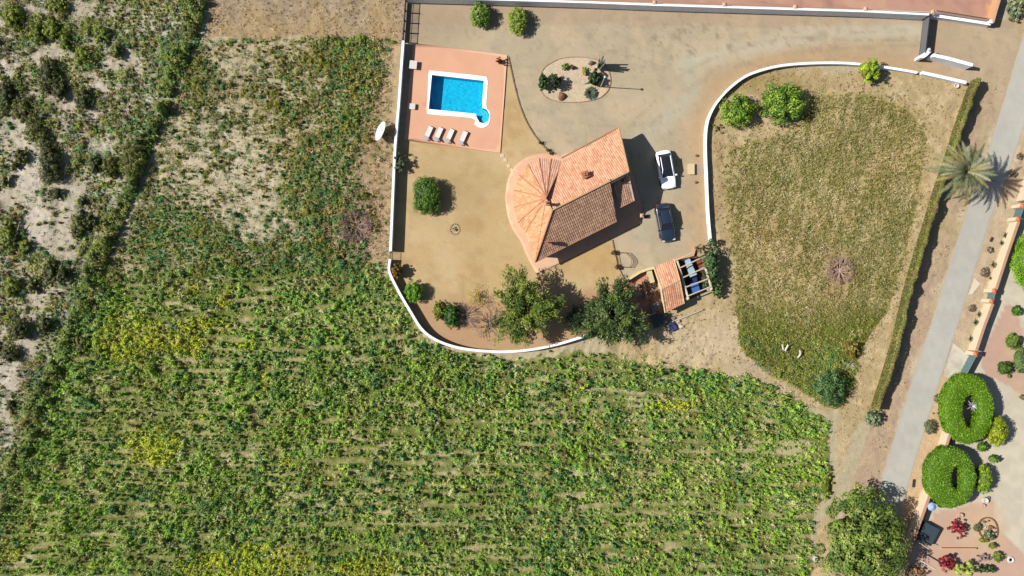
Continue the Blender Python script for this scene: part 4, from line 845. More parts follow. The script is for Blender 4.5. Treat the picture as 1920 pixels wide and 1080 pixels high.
def feather_tree(px, py, rx, ry, h, label, cols, seed, n=15000, name='tree', leaf=.3, droop=.2, light=None):
    rng = np.random.default_rng(seed); zc = h * .62; x, y = P(px, py, zc); t = empty(name, (x, y, 0), label, 'tree'); rx *= S; ry *= S
    k = 170; a = rng.uniform(0, 2 * math.pi, k); rr = rng.uniform(.15, 1.0, k) ** .6; ln = rng.uniform(.7, 1.3, k) * (.9 + .2 * np.sin(a * 3 + seed) + .12 * np.sin(a * 7 + 1))
    end = np.stack([x + np.cos(a) * rr * rx * ln, y + np.sin(a) * rr * ry * ln, zc + (h - zc) * (1 - rr ** 2) * rng.uniform(.5, 1.1, k) - droop * rr * rng.uniform(-1, 1.5, k)], 1)
    st = np.array([x, y, zc * .7]) + (end - np.array([x, y, zc * .7])) * .35
    i = rng.integers(0, k, n); f = rng.uniform(.0, 1, n) ** .7; pos = st[i] + (end - st)[i] * f[:, None] + rng.normal(size=(n, 3)) * np.array([.2, .2, .16]) * 1.05
    d = (end - st)[i]; d /= np.linalg.norm(d, axis=1, keepdims=True); d = d + rng.normal(size=(n, 3)) * .45
    nr = rng.normal(size=(n, 3)) * .6 + np.array([0, 0, .9]); col = pal(rng, k, cols, None, .2)[i] * rng.uniform(.75, 1.2, (n, 1))
    if light is not None:
        sel = rng.random(n) < .05; col[sel] = np.array(A(*light))
    me = leaf_mesh('crown', [leaf_arrays(pos, nr, leaf * rng.uniform(.6, 1.3, n), col, rng, .26, along=d)], LEAF); link('crown', me, t)
    mb = MB(); mb.tube([(x, y, 0), (x + .1, y, zc * .45), (x, y + .1, zc * .8)], .26, 9, r1=.16)
    for q in range(0, k, 4): mb.tube([(x, y, zc * .6), tuple((st[q] + np.array([0, 0, -.1]))), tuple(st[q] + (end[q] - st[q]) * .7)], .06, 5, r1=.015)
    mb.build('trunk', BARK, t); return t
feather_tree(985, 578, 66, 68, 6.0, 'large feathery olive green tamarisk leaning over the yard below the house', [(118, 134, 50), (98, 116, 44), (78, 96, 38), (140, 150, 68)], 21, 16500, 'tamarisk_tree', leaf=.42)
feather_tree(1150, 590, 62, 68, 5.6, 'large dark green tree with silvery sprays beside the tiled patio', [(88, 110, 48), (68, 92, 40), (108, 126, 60), (54, 76, 36)], 22, 21000, 'olive_tree', leaf=.4, light=(176, 180, 150))
feather_tree(1085, 598, 26, 26, 3.0, 'smaller dark tree in the shade between the two large trees', [(40, 58, 34), (52, 70, 40)], 23, 3500, 'shade_tree', leaf=.3)
shrub(1385, 206, 33, 32, 2.4, 'round green tree closest to the curved wall corner in the meadow', 'tree', name='tree', cols=[(124, 156, 44), (98, 132, 36), (80, 112, 36), (146, 172, 62)], leaf=.24, lump=.38, dens=1.1, spread=.2)
shrub(1471, 193, 42, 41, 2.8, 'largest round green tree at the top left of the meadow', 'tree', name='tree', cols=[(124, 156, 48), (98, 132, 42), (80, 112, 40), (146, 172, 66)], leaf=.26, lump=.38, dens=1.1, spread=.18)
shrub(1633, 132, 19, 24, 2.6, 'small lime green tree growing over the curved white wall', 'tree', name='tree', cols=G_LIME + [(130, 150, 44)], leaf=.2, lump=.4)
shrub(1346, 240, 12, 10, .5, 'small weedy plant below the round tree at the wall corner', 'plant', name='plant', cols=G_OLIVE, leaf=.18, lump=.6, core=0, trunk=False, dens=.6)
shrub(1334, 500, 15, 50, 2.4, 'tall green hedge shrub at the right end of the pergola', 'shrub', cols=[(84, 110, 60), (66, 92, 48), (110, 132, 84), (52, 76, 38)], leaf=.26, lump=.4, spread=.4)
shrub(1311, 466, 10, 9, 1.4, 'brownish twiggy shrub above the pergola end of the driveway', 'shrub', cols=[(140, 118, 80), (120, 104, 66)], leaf=.16, lump=.6, core=.3)
shrub(1345, 540, 14, 22, 1.6, 'low green shrub spilling over the pergola end towards the meadow', 'shrub', cols=[(104, 124, 66), (84, 104, 52), (150, 150, 100)], leaf=.2, lump=.5)
shrub(1557, 726, 32, 33, 2.4, 'large blue green bush at the lower tip of the meadow', 'bush', cols=[(86, 118, 62), (68, 98, 50), (110, 138, 84)], leaf=.22, lump=.35, spread=.2)
shrub(1598, 655, 16, 20, 1.4, 'reddish olive bush at the right edge of the meadow', 'bush', cols=[(140, 124, 50), (120, 100, 44), (150, 140, 70)], leaf=.2, lump=.5)
# agaves / yucca
def agave(px, py, r, h, label, cols, n=34, name='agave', cat='agave', width=.16, seed=0, z=0):
    rng = np.random.default_rng(seed + int(px)); x, y = P(px, py, z + h * .5); t = empty(name, (x, y, z), label, cat); V = []; C = []; F_ = []; r *= S
    for k in range(n):
        a = k * 2.399; f = (k + 1) / n; el = math.radians(78 - 66 * f); L_ = r * (.75 + .35 * f) * rng.uniform(.9, 1.1); pr = Vector((x, y, z + .08))
        side = Vector((-math.sin(a), math.cos(a), 0)); c = np.array(A(*cols[rng.integers(0, len(cols))])) * rng.uniform(.85, 1.12); b = len(V)
        for j in range(5):
            g_ = j / 4; wd = width * r * (1 - g_) ** .7 * (1 if j else .7); e = el - g_ * .5
            V += [tuple(pr - side * wd + Vector((0, 0, wd * .3))), tuple(pr), tuple(pr + side * wd + Vector((0, 0, wd * .3)))]; C += [c] * 3
            pr = pr + Vector((math.cos(a) * math.cos(e), math.sin(a) * math.cos(e), math.sin(e) * h / r * .8)) * L_ / 4
        for j in range(4):
            for q in (0, 1): F_.append((b + 3 * j + q, b + 3 * j + q + 1, b + 3 * j + q + 4, b + 3 * j + q + 3))
    link('leaves', raw_mesh('leaves', np.array(V), np.array(F_), np.array(C), LEAF), t); return t
agave(1608, 660, 8, .8, 'pale agave stem at the meadow edge above the yucca', [(236, 226, 200)], 7, 'agave', width=.3)
agave(1587, 688, 11, 1.0, 'green yucca with white leaf edges beside the blue green bush', [(190, 200, 120), (230, 226, 200), (140, 156, 70)], 22, 'yucca', 'yucca', width=.16)
agave(1597, 684, 9, .8, 'whitish dead yucca head right beside the green yucca', [(236, 228, 214), (190, 176, 160)], 12, 'yucca', 'yucca', width=.18)
for k, (px, py, r) in enumerate([(1468, 651, 8), (1475, 652, 9), (1497, 664, 11)]):
    x, y = P(px, py, .6); L_ = r * S; a = [2.0, 1.1, 1.3][k]; pts = [Vector((x + math.cos(a) * L_ * (f - .5) + (.22 * math.sin(math.pi * f) if k == 2 else 0), y + math.sin(a) * L_ * 1.4 * (f - .5), .45 + .3 * f)) for f in np.linspace(0, 1, 6)]
    tag(MB().tube(pts, .11, 7).build('fallen_branch', mat('white_wood', A(240, 232, 214), var=.06), loc=(x, y, 0)), ['left one of two short white branches forming a v in the meadow', 'right one of two short white branches forming a v in the meadow', 'curved white bar half hidden in the green meadow'][k], 'branch')
# palm island
shrub(1017, 152, 9, 19, 1.8, 'dark green upright shrub at the left tip of the island', 'shrub', cols=G_DARK + [(84, 130, 50)], leaf=.2, lump=.4)
shrub(1039, 152, 14, 14, 1.9, 'darkest dense shrub on the left half of the island', 'shrub', cols=[(44, 62, 34), (34, 50, 30), (60, 82, 42)], leaf=.18, lump=.35)
shrub(1060, 124, 8, 8, .7, 'small green plant on the upper part of the island', 'plant', name='plant', cols=G_MID, leaf=.15, lump=.5)
shrub(1075, 126, 7, 5, .5, 'brownish low plant beside the small green one on the island', 'plant', name='plant', cols=[(120, 96, 76), (96, 80, 60)], leaf=.12, lump=.5, trunk=False)
shrub(1096, 134, 6, 10, .7, 'pale lime plant in the middle of the island', 'plant', name='plant', cols=[(190, 190, 90), (170, 172, 80)], leaf=.14, lump=.5, trunk=False)
shrub(1116, 146, 14, 19, 1.6, 'large dark green shrub on the right half of the island', 'shrub', cols=[(52, 72, 32), (40, 58, 28), (78, 98, 44)], leaf=.2, lump=.4)
agave(1108, 174, 13.5, .8, 'broad grey green round agave on the lower edge of the island', [(112, 124, 100), (98, 112, 90), (126, 138, 112)], 60, width=.3)
x, y = P(1054, 180, .3); mb = MB(); mb.rock(x, y, .15, .42, .48, .4, rng); tag(mb.build('rock', mat('brown_rock', None), loc=(x, y, 0)), 'round brown boulder at the bottom left of the island', 'rock')
x, y = P(1108, 117, .3); mb = MB(); mb.rock(x, y, .15, .33, .28, .4, rng); tag(mb.build('rock', mat('grey_rock', A(150, 134, 118), var=.2), loc=(x, y, 0)), 'grey brown boulder at the top right of the island', 'rock')
x, y = P(1097, 155, .2); mb = MB(); mb.rock(x, y, .1, .4, .14, .25, rng); tag(mb.build('rock', mat('pale_rock', None), loc=(x, y, 0)), 'flat pale stone in the centre of the island', 'rock')
x, y = P(1066, 164, .3); agave(1066, 164, 6, .5, 'small pale spiky agave left of the flat stone on the island', [(196, 180, 170), (160, 150, 140)], 16)
x, y = P(1124, 127); t = empty('column_cactus', (x, y, 0), 'clump of tall column cacti at the upper right of the island, casting long shadows', 'cactus')
for k, (dx, dy, hh) in enumerate([(-.2, .3, 2.5), (.1, .45, 3.1), (.25, .15, 2.8), (0, 0, 3.4), (.3, -.15, 2.9), (-.25, 0, 2.2), (.12, -.3, 2.6)]):
    mb = MB(); mb.tube([(x + dx * .7, y + dy * .7, 0), (x + dx, y + dy, hh * .5), (x + dx * 1.2, y + dy * 1.2, hh)], .13, 9, r1=.08); mb.build('column', mat('cactus_skin', A(128, 140, 116), var=.15, scale=8), t)
# palm
def palm(px, py, r, h, label, seed):
    rng = np.random.default_rng(seed); x, y = P(px, py, h); t = empty('palm_tree', (x, y, 0), label, 'palm tree'); r *= S
    mb = MB(); mb.tube([(x, y, 0), (x + .05, y, h * .5), (x, y, h - .2)], .42, 12, r1=.34); mb.lathe(x, y, [(.34, h - .6), (.5, h - .3), (.42, h)], 12); mb.build('trunk', BARK, t)
    nf = 58
    for k in range(nf):
        a = k * 2.399 + rng.uniform(-.15, .15); f = (k + .5) / nf; el = math.radians(74 - 86 * f + rng.uniform(-8, 8)); L_ = r * 1.12 * rng.uniform(.88, 1.12) * (.72 + .32 * f ** .5)
        m_ = 14; p = Vector((x, y, h)); pts = [p]; dirs = []
        for j in range(m_):
            e = el - (j / m_) ** 1.3 * math.radians(62); d = Vector((math.cos(a) * math.cos(e), math.sin(a) * math.cos(e), math.sin(e))); p = p + d * L_ / m_; pts.append(p); dirs.append(d)
        side = Vector((-math.sin(a), math.cos(a), 0)); V = []; C = []; base = np.array(A(*[(172, 176, 134), (146, 154, 112), (190, 190, 150), (124, 132, 90), (168, 158, 100)][rng.integers(0, 5)])) * rng.uniform(.85, 1.1)
        for j in range(1, m_ * 3):
            g_ = j / (m_ * 3); i0 = min(int(g_ * m_), m_ - 1); q = pts[i0] + (pts[i0 + 1] - pts[i0]) * (g_ * m_ - i0); d = dirs[i0]; ll = .50 * math.sin(math.pi * min(g_ * .9 + .12, 1)) ** .6
            for s_ in (1, -1):
                v = (side * s_ * .8 + d * .75 + Vector((0, 0, rng.uniform(-.35, .25)))).normalized() * ll; wv = d * .035
                V += [q - wv, q + v * .5 - wv * .8, q + v, q + v * .5 + wv * 1.6 if False else q + wv]; C += [base * rng.uniform(.85, 1.15)] * 4
        for j in range(m_):
            V += [pts[j] - side * .035, pts[j + 1] - side * .03, pts[j + 1] + side * .03, pts[j] + side * .035]; C += [base * 1.1] * 4
        V = np.array([tuple(q) for q in V]); link('frond', raw_mesh('frond', V, np.arange(len(V)).reshape(-1, 4), np.array(C), LEAF), t)
palm(1810, 322, 54, 5.2, 'big date palm with grey green fronds beside the lane', 4)
# boundary hedge
def hedge(name, pix, w, h, label, cols, seed, dens=1.0, gap=.0):
    rng = np.random.default_rng(seed); pts = [np.array(P(*q, h * .9)) for q in curve(pix, 6)]; mid = pts[len(pts) // 2]; t = empty(name, (*mid, 0), label, 'hedge')
    seg = np.array([np.hypot(*(b - a)) for a, b in zip(pts[:-1], pts[1:])]); cum = np.concatenate([[0], np.cumsum(seg)]); L_ = cum[-1]
    n = int(L_ * 420 * dens); s_ = rng.uniform(0, L_, n); i = np.clip(np.searchsorted(cum, s_) - 1, 0, len(seg) - 1); f = ((s_ - cum[i]) / seg[i])[:, None]; pa = np.array(pts)
    d = (pa[i + 1] - pa[i]) / seg[i][:, None]; q = pa[i] + (pa[i + 1] - pa[i]) * f; nrm = np.stack([-d[:, 1], d[:, 0]], 1); wv = w / 2 * (.7 + .55 * vn(s_ * .9, s_ * 0, 5)); hv = h * (.82 + .26 * vn(s_ * 1.2, s_ * 0 + 3, 6))
    a = rng.uniform(-1, 1, n); top_ = rng.random(n) < .5; off = np.where(top_, a, np.sign(a) * rng.uniform(.8, 1.05, n)) * wv; z = np.where(top_, hv * (1 - .12 * a * a) + rng.normal(size=n) * .06, rng.uniform(.1, 1, n) * hv)
    pos = np.stack([q[:, 0] + nrm[:, 0] * off, q[:, 1] + nrm[:, 1] * off, z], 1)
    nr = np.stack([nrm[:, 0] * a, nrm[:, 1] * a, top_ * 1.2 + .2], 1) + rng.normal(size=(n, 3)) * .45
    c = FG * np.array([A(*x_) for x_ in cols])[np.clip((vn(s_ * .8, off * 2, 9) * len(cols) + rng.normal(size=n) * .5).astype(int), 0, len(cols) - 1)] * rng.uniform(.8, 1.15, (n, 1))
    link('foliage', leaf_mesh('foliage', [leaf_arrays(pos, nr, .17 * rng.uniform(.7, 1.3, n), c, rng)], LEAF), t)
    o = wall_mb([tuple(p) for p in pts], w * .7, 0, h * .8).build('core', mat('hedge_core', A(96, 94, 52), var=.3), t); return t
HP = [(1832, 146), (1822, 168), (1808, 208), (1793, 252), (1778, 300), (1760, 352), (1744, 404), (1727, 460), (1709, 520), (1694, 580), (1680, 640), (1664, 695), (1648, 745), (1640, 770)]
hedge('boundary_hedge', [(a + 6, b) for a, b in HP], .42, 2.0, 'long thin olive green hedge along the left verge of the lane', [(104, 96, 50), (124, 118, 54), (96, 102, 46), (138, 136, 64), (118, 100, 60)], 31, dens=1.3)
shrub(1637, 783, 15, 18, 1.6, 'grey green bush closing the lower end of the boundary hedge', 'bush', cols=G_GREY, leaf=.18, lump=.4)
for k, (px, py) in enumerate([(1699, 601), (1697, 612), (1664, 718)]):
    agave(px, py, 6, .9, ['pale agave poking out of the hedge shadow, upper of the close pair', 'pale agave just under its twin in the hedge shadow', 'lone pale agave in the hedge shadow farther down the lane'][k], [(196, 206, 186), (170, 184, 160)], 14, seed=k)
# big tree bottom right of the field
def big_crown(px, py, rx, ry, h, label, cols, seed, n, leaf=.34):
    rng = np.random.default_rng(seed); x, y = P(px, py, h * .6); t = empty('carob_tree', (x, y, 0), label, 'tree')
    me = crown_mesh('crown', (x, y, h * .52), (rx * S, ry * S, h * .46), n, leaf, cols, rng, 'round', .42, clumps=230, core=.7, spread=.13, aspect=.5, irr=.11); link('crown', me, t)
    mb = MB(); mb.tube([(x, y, 0), (x + .1, y, h * .3), (x, y, h * .6)], .35, 10, r1=.2); mb.build('trunk', BARK, t)
big_crown(1622, 1016, 80, 98, 5.6, 'big bushy olive green tree at the bottom between field and lane', [(122, 142, 58), (100, 122, 50), (78, 102, 42), (146, 160, 80)], 41, 15000)
shrub(1548, 905, 14, 34, .7, 'yellow green weed clump at the field edge above the big tree', 'plant', name='plant', cols=[(140, 160, 50), (120, 144, 50)], leaf=.18, lump=.4, trunk=False)
x, y = P(1529, 1048, .4); t = empty('marker_post', (x, y, 0), 'short white marker with a dark face beside the big tree', 'post'); MB().box(x, y, 0, .35, .6, .5, -.2, bev=.06).build('post', WB, t); MB().box(x + .02, y, .5, .2, .35, .03, -.2).build('plate', DARKMETAL, t)

# ------------------------------------------------------------------ lane side wall, its gates and pillars
WCREAM = mat('wall_cream', A(250, 226, 192), var=.06, scale=2); WTOP = mat('wall_coping', A(206, 160, 128), var=.1); ORT = mat('orange_tile', A(226, 128, 88), var=.15, scale=6)
def lane_wall(pix, label): 
    return garden_wall('garden_wall', pix, .3, 1.6, label, WCREAM, WTOP, capw=.0)
lane_wall([(1911, 414), (1890, 475), (1867, 546)], 'cream wall between the two small teal gates along the lane')
lane_wall([(1862, 570), (1846, 612), (1831, 658)], 'cream wall from the small teal gate down to the wide teal gate')
lane_wall([(1797, 770), (1778, 826), (1757, 890), (1738, 945), (1716, 1005), (1693, 1080), (1680, 1120)], 'long cream wall running under the topiary hedges to the bottom edge')
lane_wall([(1922, 376), (1935, 340), (1990, 200)], 'cream wall piece at the right edge above the first teal gate')
for k, (px, py) in enumerate([(1910, 411), (1865, 546), (1860, 565), (1830, 664), (1805, 712), (1918, 386)]):
    pillar(px, py, 1.9, .42, ['orange capped pillar at the lower end of the topmost teal gate', 'orange capped pillar just above the small middle gate', 'orange capped pillar just below the small middle gate', 'orange capped pillar at the upper end of the wide teal gate', 'orange capped pillar half under the upper topiary ring', 'orange capped pillar at the right picture edge'][k], WCREAM, ORT, -.3, 'orange capped pillars of the lane wall')
TEAL = mat('teal_paint', A(110, 140, 140), rough=.5, var=.06)
for k, (a, b_) in enumerate([((1917, 390), (1911, 407)), ((1864, 549), (1861, 563)), ((1828, 668), (1807, 708))]):
    pa, pb = P(*a, 1.3), P(*b_, 1.3); t = empty('metal_gate', (*pa, 0), ['teal metal gate at the right edge of the picture', 'narrow teal metal gate between two orange capped pillars', 'wide teal metal gate beside the pale concrete apron'][k], 'gate', 'teal gates in the lane wall')
    wall_mb([pa, pb], .06, .1, 1.5).build('panel', TEAL, t); MB().tube([(*pa, 1.52), (*pb, 1.52)], .06, 6).build('top_rail', TEAL, t); mb = MB()
    for f in np.linspace(0, 1, 7): mb.box(pa[0] + (pb[0] - pa[0]) * f - .06, pa[1] + (pb[1] - pa[1]) * f, .1, .05, .05, 1.4)
    mb.build('ribs', TEAL, t)
# topiary
def topiary_ring(px, py, rx, ry, hx, hy, hrx, hry, h, label, cols, seed, zb=.9):
    rng = np.random.default_rng(seed); x, y = P(px, py, h); t = empty('topiary_ring', (x, y, 0), label, 'topiary'); a_ = np.linspace(0, 2 * math.pi, 56, endpoint=False)
    ox, oy = P(hx, hy, h); rx *= S * .96; ry *= S * .96; hrx *= S; hry *= S
    rows = [(0, zb), (0, h * .86), (.03, h * .96), (.09, h), (.5, h + .02), (.93, h), (.97, h * .96), (1, h * .86), (1, zb)]; V = []
    for f, z in rows:
        for a in a_:
            wob = 1 + .018 * math.sin(a * 7 + seed) + .014 * math.sin(a * 13 + 2); oxx, oyy = x + math.cos(a) * rx * wob, y + math.sin(a) * ry * wob; ixx, iyy = ox + math.cos(a) * hrx, oy + math.sin(a) * hry; V.append((oxx + (ixx - oxx) * f, oyy + (iyy - oyy) * f, z))
    m_ = len(rows); N_ = len(a_); Fc = [(i * N_ + k, i * N_ + (k + 1) % N_, ((i + 1) % m_) * N_ + (k + 1) % N_, ((i + 1) % m_) * N_ + k) for i in range(m_) for k in range(N_)]
    V = np.array(V); Fc = np.array(Fc); base = np.tile(np.array(A(*cols[0])) * .75, (len(V), 1))
    tri = V[Fc]; ar = np.linalg.norm(np.cross(tri[:, 2] - tri[:, 0], tri[:, 3] - tri[:, 1]), axis=1) / 2; nrm = np.cross(tri[:, 2] - tri[:, 0], tri[:, 3] - tri[:, 1]); nrm /= np.linalg.norm(nrm, axis=1, keepdims=True)
    out = tri.mean(1) - np.array([(x + ox) / 2, (y + oy) / 2, 0]); 
    n = 11000; i = rng.choice(len(Fc), n, p=ar / ar.sum()); u = rng.random((n, 1)); v = rng.random((n, 1)); pos = (tri[i, 0] * (1 - u) + tri[i, 1] * u) * (1 - v) + (tri[i, 3] * (1 - u) + tri[i, 2] * u) * v
    up = nrm[i].copy(); s_ = np.sign(up[:, 2:3]); up *= np.where(np.abs(up[:, 2:3]) > .2, s_, 1); pos += up * rng.uniform(0, .2, (n, 1)) ** 1.3; nr = up + rng.normal(size=(n, 3)) * .55
    c = pal(rng, n, cols, None, .2) * .86 * (.8 + .4 * vn(pos[:, 0] * 2.2, pos[:, 1] * 2.2, 12))[:, None]
    LV, LC = leaf_arrays(pos, nr, .15 * rng.uniform(.7, 1.3, n), c, rng)
    me = raw_mesh('foliage', np.concatenate([V, LV]), np.concatenate([Fc, np.arange(len(LV)).reshape(-1, 4) + len(V)]), np.concatenate([base, LC]), LEAF); link('foliage', me, t)
    for a in (0.4, 2.0, 3.6, 5.2): MB().tube([(x + math.cos(a) * rx * .6, y + math.sin(a) * ry * .7, 0), (x + math.cos(a) * rx * .62, y + math.sin(a) * ry * .7, zb + .3)], .07, 6).build('stem', BARK, t)
TOP = [(112, 156, 26), (124, 168, 30), (98, 142, 24), (140, 180, 46)]
topiary_ring(1817.5, 767, 47, 66, 1822, 771, 16, 31, 2.5, 'upper of two big clipped green topiary rings, with a slit shaped hole', TOP, 51)
topiary_ring(1785, 896, 46, 58, 1796, 897, 11.5, 22, 2.4, 'lower of two big clipped green topiary rings, with a small oval hole', [(108, 150, 34), (120, 162, 40), (96, 138, 32), (136, 174, 54)], 52)
agave(1825, 762, 12, .9, 'grey white yucca growing through the hole of the upper topiary ring', [(236, 230, 236), (206, 200, 210), (220, 216, 220)], 15, 'yucca', 'yucca', width=.13, z=1.5)
yu = bpy.data.objects[[o.name for o in COL.objects if o.name.startswith('yucca')][-1]]; xy = yu.location; MB().tube([(xy.x, xy.y, 0), (xy.x + .04, xy.y, .8), (xy.x, xy.y, 1.65)], .09, 7).build('trunk', BARK, yu)
topi = lambda *a, **k: shrub(*a, shape='round', lump=.12, core=.92, leaf=.13, cat='topiary', name='topiary_bush', **k)
topi(1870, 808, 19.5, 28, 2.5, 'clipped yellow green oval topiary beside the upper ring', cols=[(150, 164, 24), (134, 150, 22), (164, 176, 44)])
topi(1845, 899, 14.5, 27, 2.2, 'ragged lime green topiary right of the lower ring', cols=[(130, 160, 36), (150, 176, 50), (110, 140, 34)])
topi(1843, 838, 10, 9, 1.2, 'tiny clipped bush squeezed between the two topiary rings', cols=[(110, 150, 40), (90, 126, 34)])
topi(1864, 861, 9, 8, 1.3, 'small ragged bush in the shade right of the tiny one', cols=[(120, 150, 60), (96, 124, 46)])
topi(1934, 492, 31, 56, 2.4, 'big bright green topiary cut by the right picture edge', cols=TOP)
topi(1907, 582, 9, 9.5, 1.1, 'small round clipped bush, top one in the pink courtyard', cols=[(92, 138, 40), (76, 118, 34)])
topi(1901, 640, 13, 14.5, 1.4, 'round olive clipped bush, middle one in the pink courtyard', cols=[(112, 138, 48), (94, 120, 44)])
topi(1885, 690, 13, 13, 1.3, 'dark round clipped bush above the upper topiary shadow', cols=[(84, 116, 34), (68, 98, 30)])
topi(1915, 676, 14, 24, 1.2, 'loose grey green bush at the right edge behind the round ones', cols=[(120, 144, 80), (100, 124, 66)])
topi(1893, 705, 4, 4, .4, 'tiny green tuft under the dark round bush', cols=[(110, 140, 60)], trunk=False)
topi(1918, 745, 6, 5, .5, 'small brown cushion plant at the right edge of the courtyard', cols=[(150, 130, 90), (130, 112, 80)], trunk=False)
# cushion plants and cacti on the verge
cush = [(1857, 468, 6, 'small brown cushion plant under the dark slot on the lane verge'), (1847, 510, 8.5, 'largest round grey cushion plant opposite the middle gate'), (1822, 578, 7, 'cushion plant on the verge below the middle gate'), (1757, 747, 7, 'brown cushion plant on the verge left of the upper topiary ring'), (1912, 293, 6, 'small cushion plant at the right picture edge by the palm shadow'), (1901, 326, 6, 'cushion plant touching the tip of the palm shadow')]
for px, py, r, lb in cush: shrub(px, py, r, r * 1.15, .5, lb, 'cushion plant', name='cushion_plant', cols=[(140, 124, 98), (122, 110, 86), (156, 142, 116)], leaf=.09, lump=.12, core=.9, trunk=False, group='round cushion plants on the lane verge')
shrub(1745, 801, 11, 14.5, .8, 'grey green cushion plant left of the lower end of the upper topiary ring', 'cushion plant', name='cushion_plant', cols=[(128, 130, 96), (112, 116, 84)], leaf=.09, lump=.12, core=.9, trunk=False)
for k, (px, py, r, h, lb) in enumerate([(1888, 442, 9, 1.0, 'clump of grey green cactus against the wall above the cushion plants'), (1880, 456, 7, .8, 'smaller cactus clump just below the first against the wall'), (1865, 497, 9, .9, 'spreading cactus clump between the big cushion plant and the wall'), (1838, 590, 8, .8, 'small spiky plant against the wall below the middle gate'), (1832, 605, 9, .9, 'dark green spiky plant against the wall, above the last one'), (1822, 636, 8, .8, 'last spiky plant against the wall before the concrete apron'), (1858, 522, 5, .5, 'tiny spiky plant beside the pale pad on the verge')]):
    agave(px, py, r, h, lb, G_GREY + [(150, 144, 90)], 20, 'agave', 'agave', width=.14, seed=k)
for k, (px, py) in enumerate([(1758, 774), (1750, 775)]):
    x, y = P(px, py); mb = MB(); mb.rock(x, y, .05, .14, .12, .12, rng); tag(mb.build('rock', mat('brown_rock', None), loc=(x, y, 0)), ['small brown stone on the verge between the cushion plants', 'second small brown stone, nearer the lane'][k], 'rock')
x, y = P(1858.5, 449); tag(MB().box(x, y, .0, .2, .55, .12, -.45).build('drain_slot', DARKMETAL, loc=(x, y, 0)), 'narrow black drain slot on the verge beside the lane', 'drain')
x, y = P(1713, 906); tag(MB().box(x, y, .0, .28, .95, .1, -.12, bev=.05).build('drain_slot', DARKMETAL, loc=(x, y, 0)), 'black drain slot on the verge by the big tree shadow', 'drain')
# courtyard bottom right
x, y = P(1749, 951, 2.2); t = empty('parasol', (x, y, 0), 'blue white parasol in the shade against the lane wall', 'parasol'); MB().lathe(x, y, [(.52, 2.0), (.5, 2.03), (.25, 2.2), (.02, 2.32)], 8, c=(1, 1, 1)).build('canopy', mat('blue_cloth', A(170, 196, 236), rough=.8, var=.05), t); MB().tube([(x, y, 0), (x, y, 2.3)], .03, 6).build('pole', WB, t)
for k, (px, py, r) in enumerate([(1844, 937, .36), (1851, 933, .2), (1842, 947, .22)]):
    x, y = P(px, py); t = empty('garden_pot', (x, y, 0), ['white rounded pot in front of the lime topiary', 'small grey pot touching the white one', 'small orange stone ball below the white pot'][k], 'pot'); MB().lathe(x, y, [(r * .6, 0), (r, r * .8), (r * .9, r * 1.5), (r * .7, r * 1.5), (r * .6, r * 1.2)], 14).build('pot', [WB, mat('grey_rock', None), PINKW][k], t)
x, y = P(1799, 965); t = empty('garden_pot', (x, y, 0), 'pink round pot standing alone on the pink paving', 'pot'); MB().lathe(x, y, [(.15, 0), (.28, .2), (.26, .42), (.2, .42), (.18, .3)], 14).build('pot', PINKW, t)
shrub(1797, 992, 16, 18, 1.6, 'dark red leaved bush in the courtyard', 'bush', cols=G_RED, leaf=.2, lump=.6, core=.4)
shrub(1776, 1056, 17, 17, 1.8, 'deep red flowering bush by the bottom white beam', 'bush', cols=[(150, 36, 42), (104, 22, 34), (76, 24, 32), (180, 66, 76)], leaf=.2, lump=.5, core=.5)
shrub(1812, 1066, 24, 16, 1.6, 'bright lime bush at the bottom edge of the picture', 'bush', cols=[(172, 186, 80), (150, 168, 64), (128, 150, 56)], leaf=.24, lump=.5, core=.5)
shrub(1718, 1072, 24, 14, 1.0, 'brown dry shrub at the bottom beside the lane wall', 'shrub', cols=[(170, 126, 90), (140, 104, 76), (120, 96, 72)], leaf=.2, lump=.6, core=.4)
shrub(1716, 1003, 8, 9, 1.9, 'red brown creeper on the lane wall opposite the big tree', 'shrub', cols=[(90, 36, 34), (70, 30, 30)], leaf=.16, lump=.5, core=.4)
shrub(1855, 1003, 12, 9, 1.0, 'grey green shrub at the lower rim of the round flower bed', 'shrub', cols=G_GREY, leaf=.16, lump=.4)
shrub(1844, 1013, 9, 7, .7, 'yellow green plant below the round flower bed', 'plant', name='plant', cols=[(170, 176, 60), (140, 150, 60)], leaf=.14, lump=.5, trunk=False)
shrub(1833, 990, 8, 9, .6, 'round grey green plant at the left rim of the round flower bed', 'plant', name='plant', cols=[(120, 124, 84), (104, 110, 76)], leaf=.1, lump=.15, trunk=False)
shrub(1862, 1024, 7.5, 6.5, .9, 'small clipped olive bush below the round flower bed', 'bush', cols=[(130, 142, 56), (112, 126, 50)], leaf=.1, lump=.15)
shrub(1872, 1045, 9, 10, 1.1, 'clipped olive bush beside the white tyre', 'bush', cols=[(126, 146, 60), (106, 128, 50)], leaf=.1, lump=.15)
shrub(1846, 1046, 16, 10, .6, 'low purple grey plants left of the olive bush', 'plant', name='plant', cols=[(150, 130, 130), (130, 112, 116), (180, 160, 150)], leaf=.16, lump=.6, core=0, trunk=False)
shrub(1850, 1068, 24, 8, 1.0, 'dark green hedge patch at the very bottom edge', 'shrub', cols=G_DARK, leaf=.18, lump=.5)
x, y = P(1896, 1050, .2); t = empty('painted_tyre', (x, y, 0), 'white painted tyre lying on the pink paving', 'tyre'); MB().lathe(x, y, [(.2, .05), (.34, 0), (.42, .1), (.34, .2), (.2, .16), (.17, .1), (.2, .05)], 18).build('tyre', WB, t)
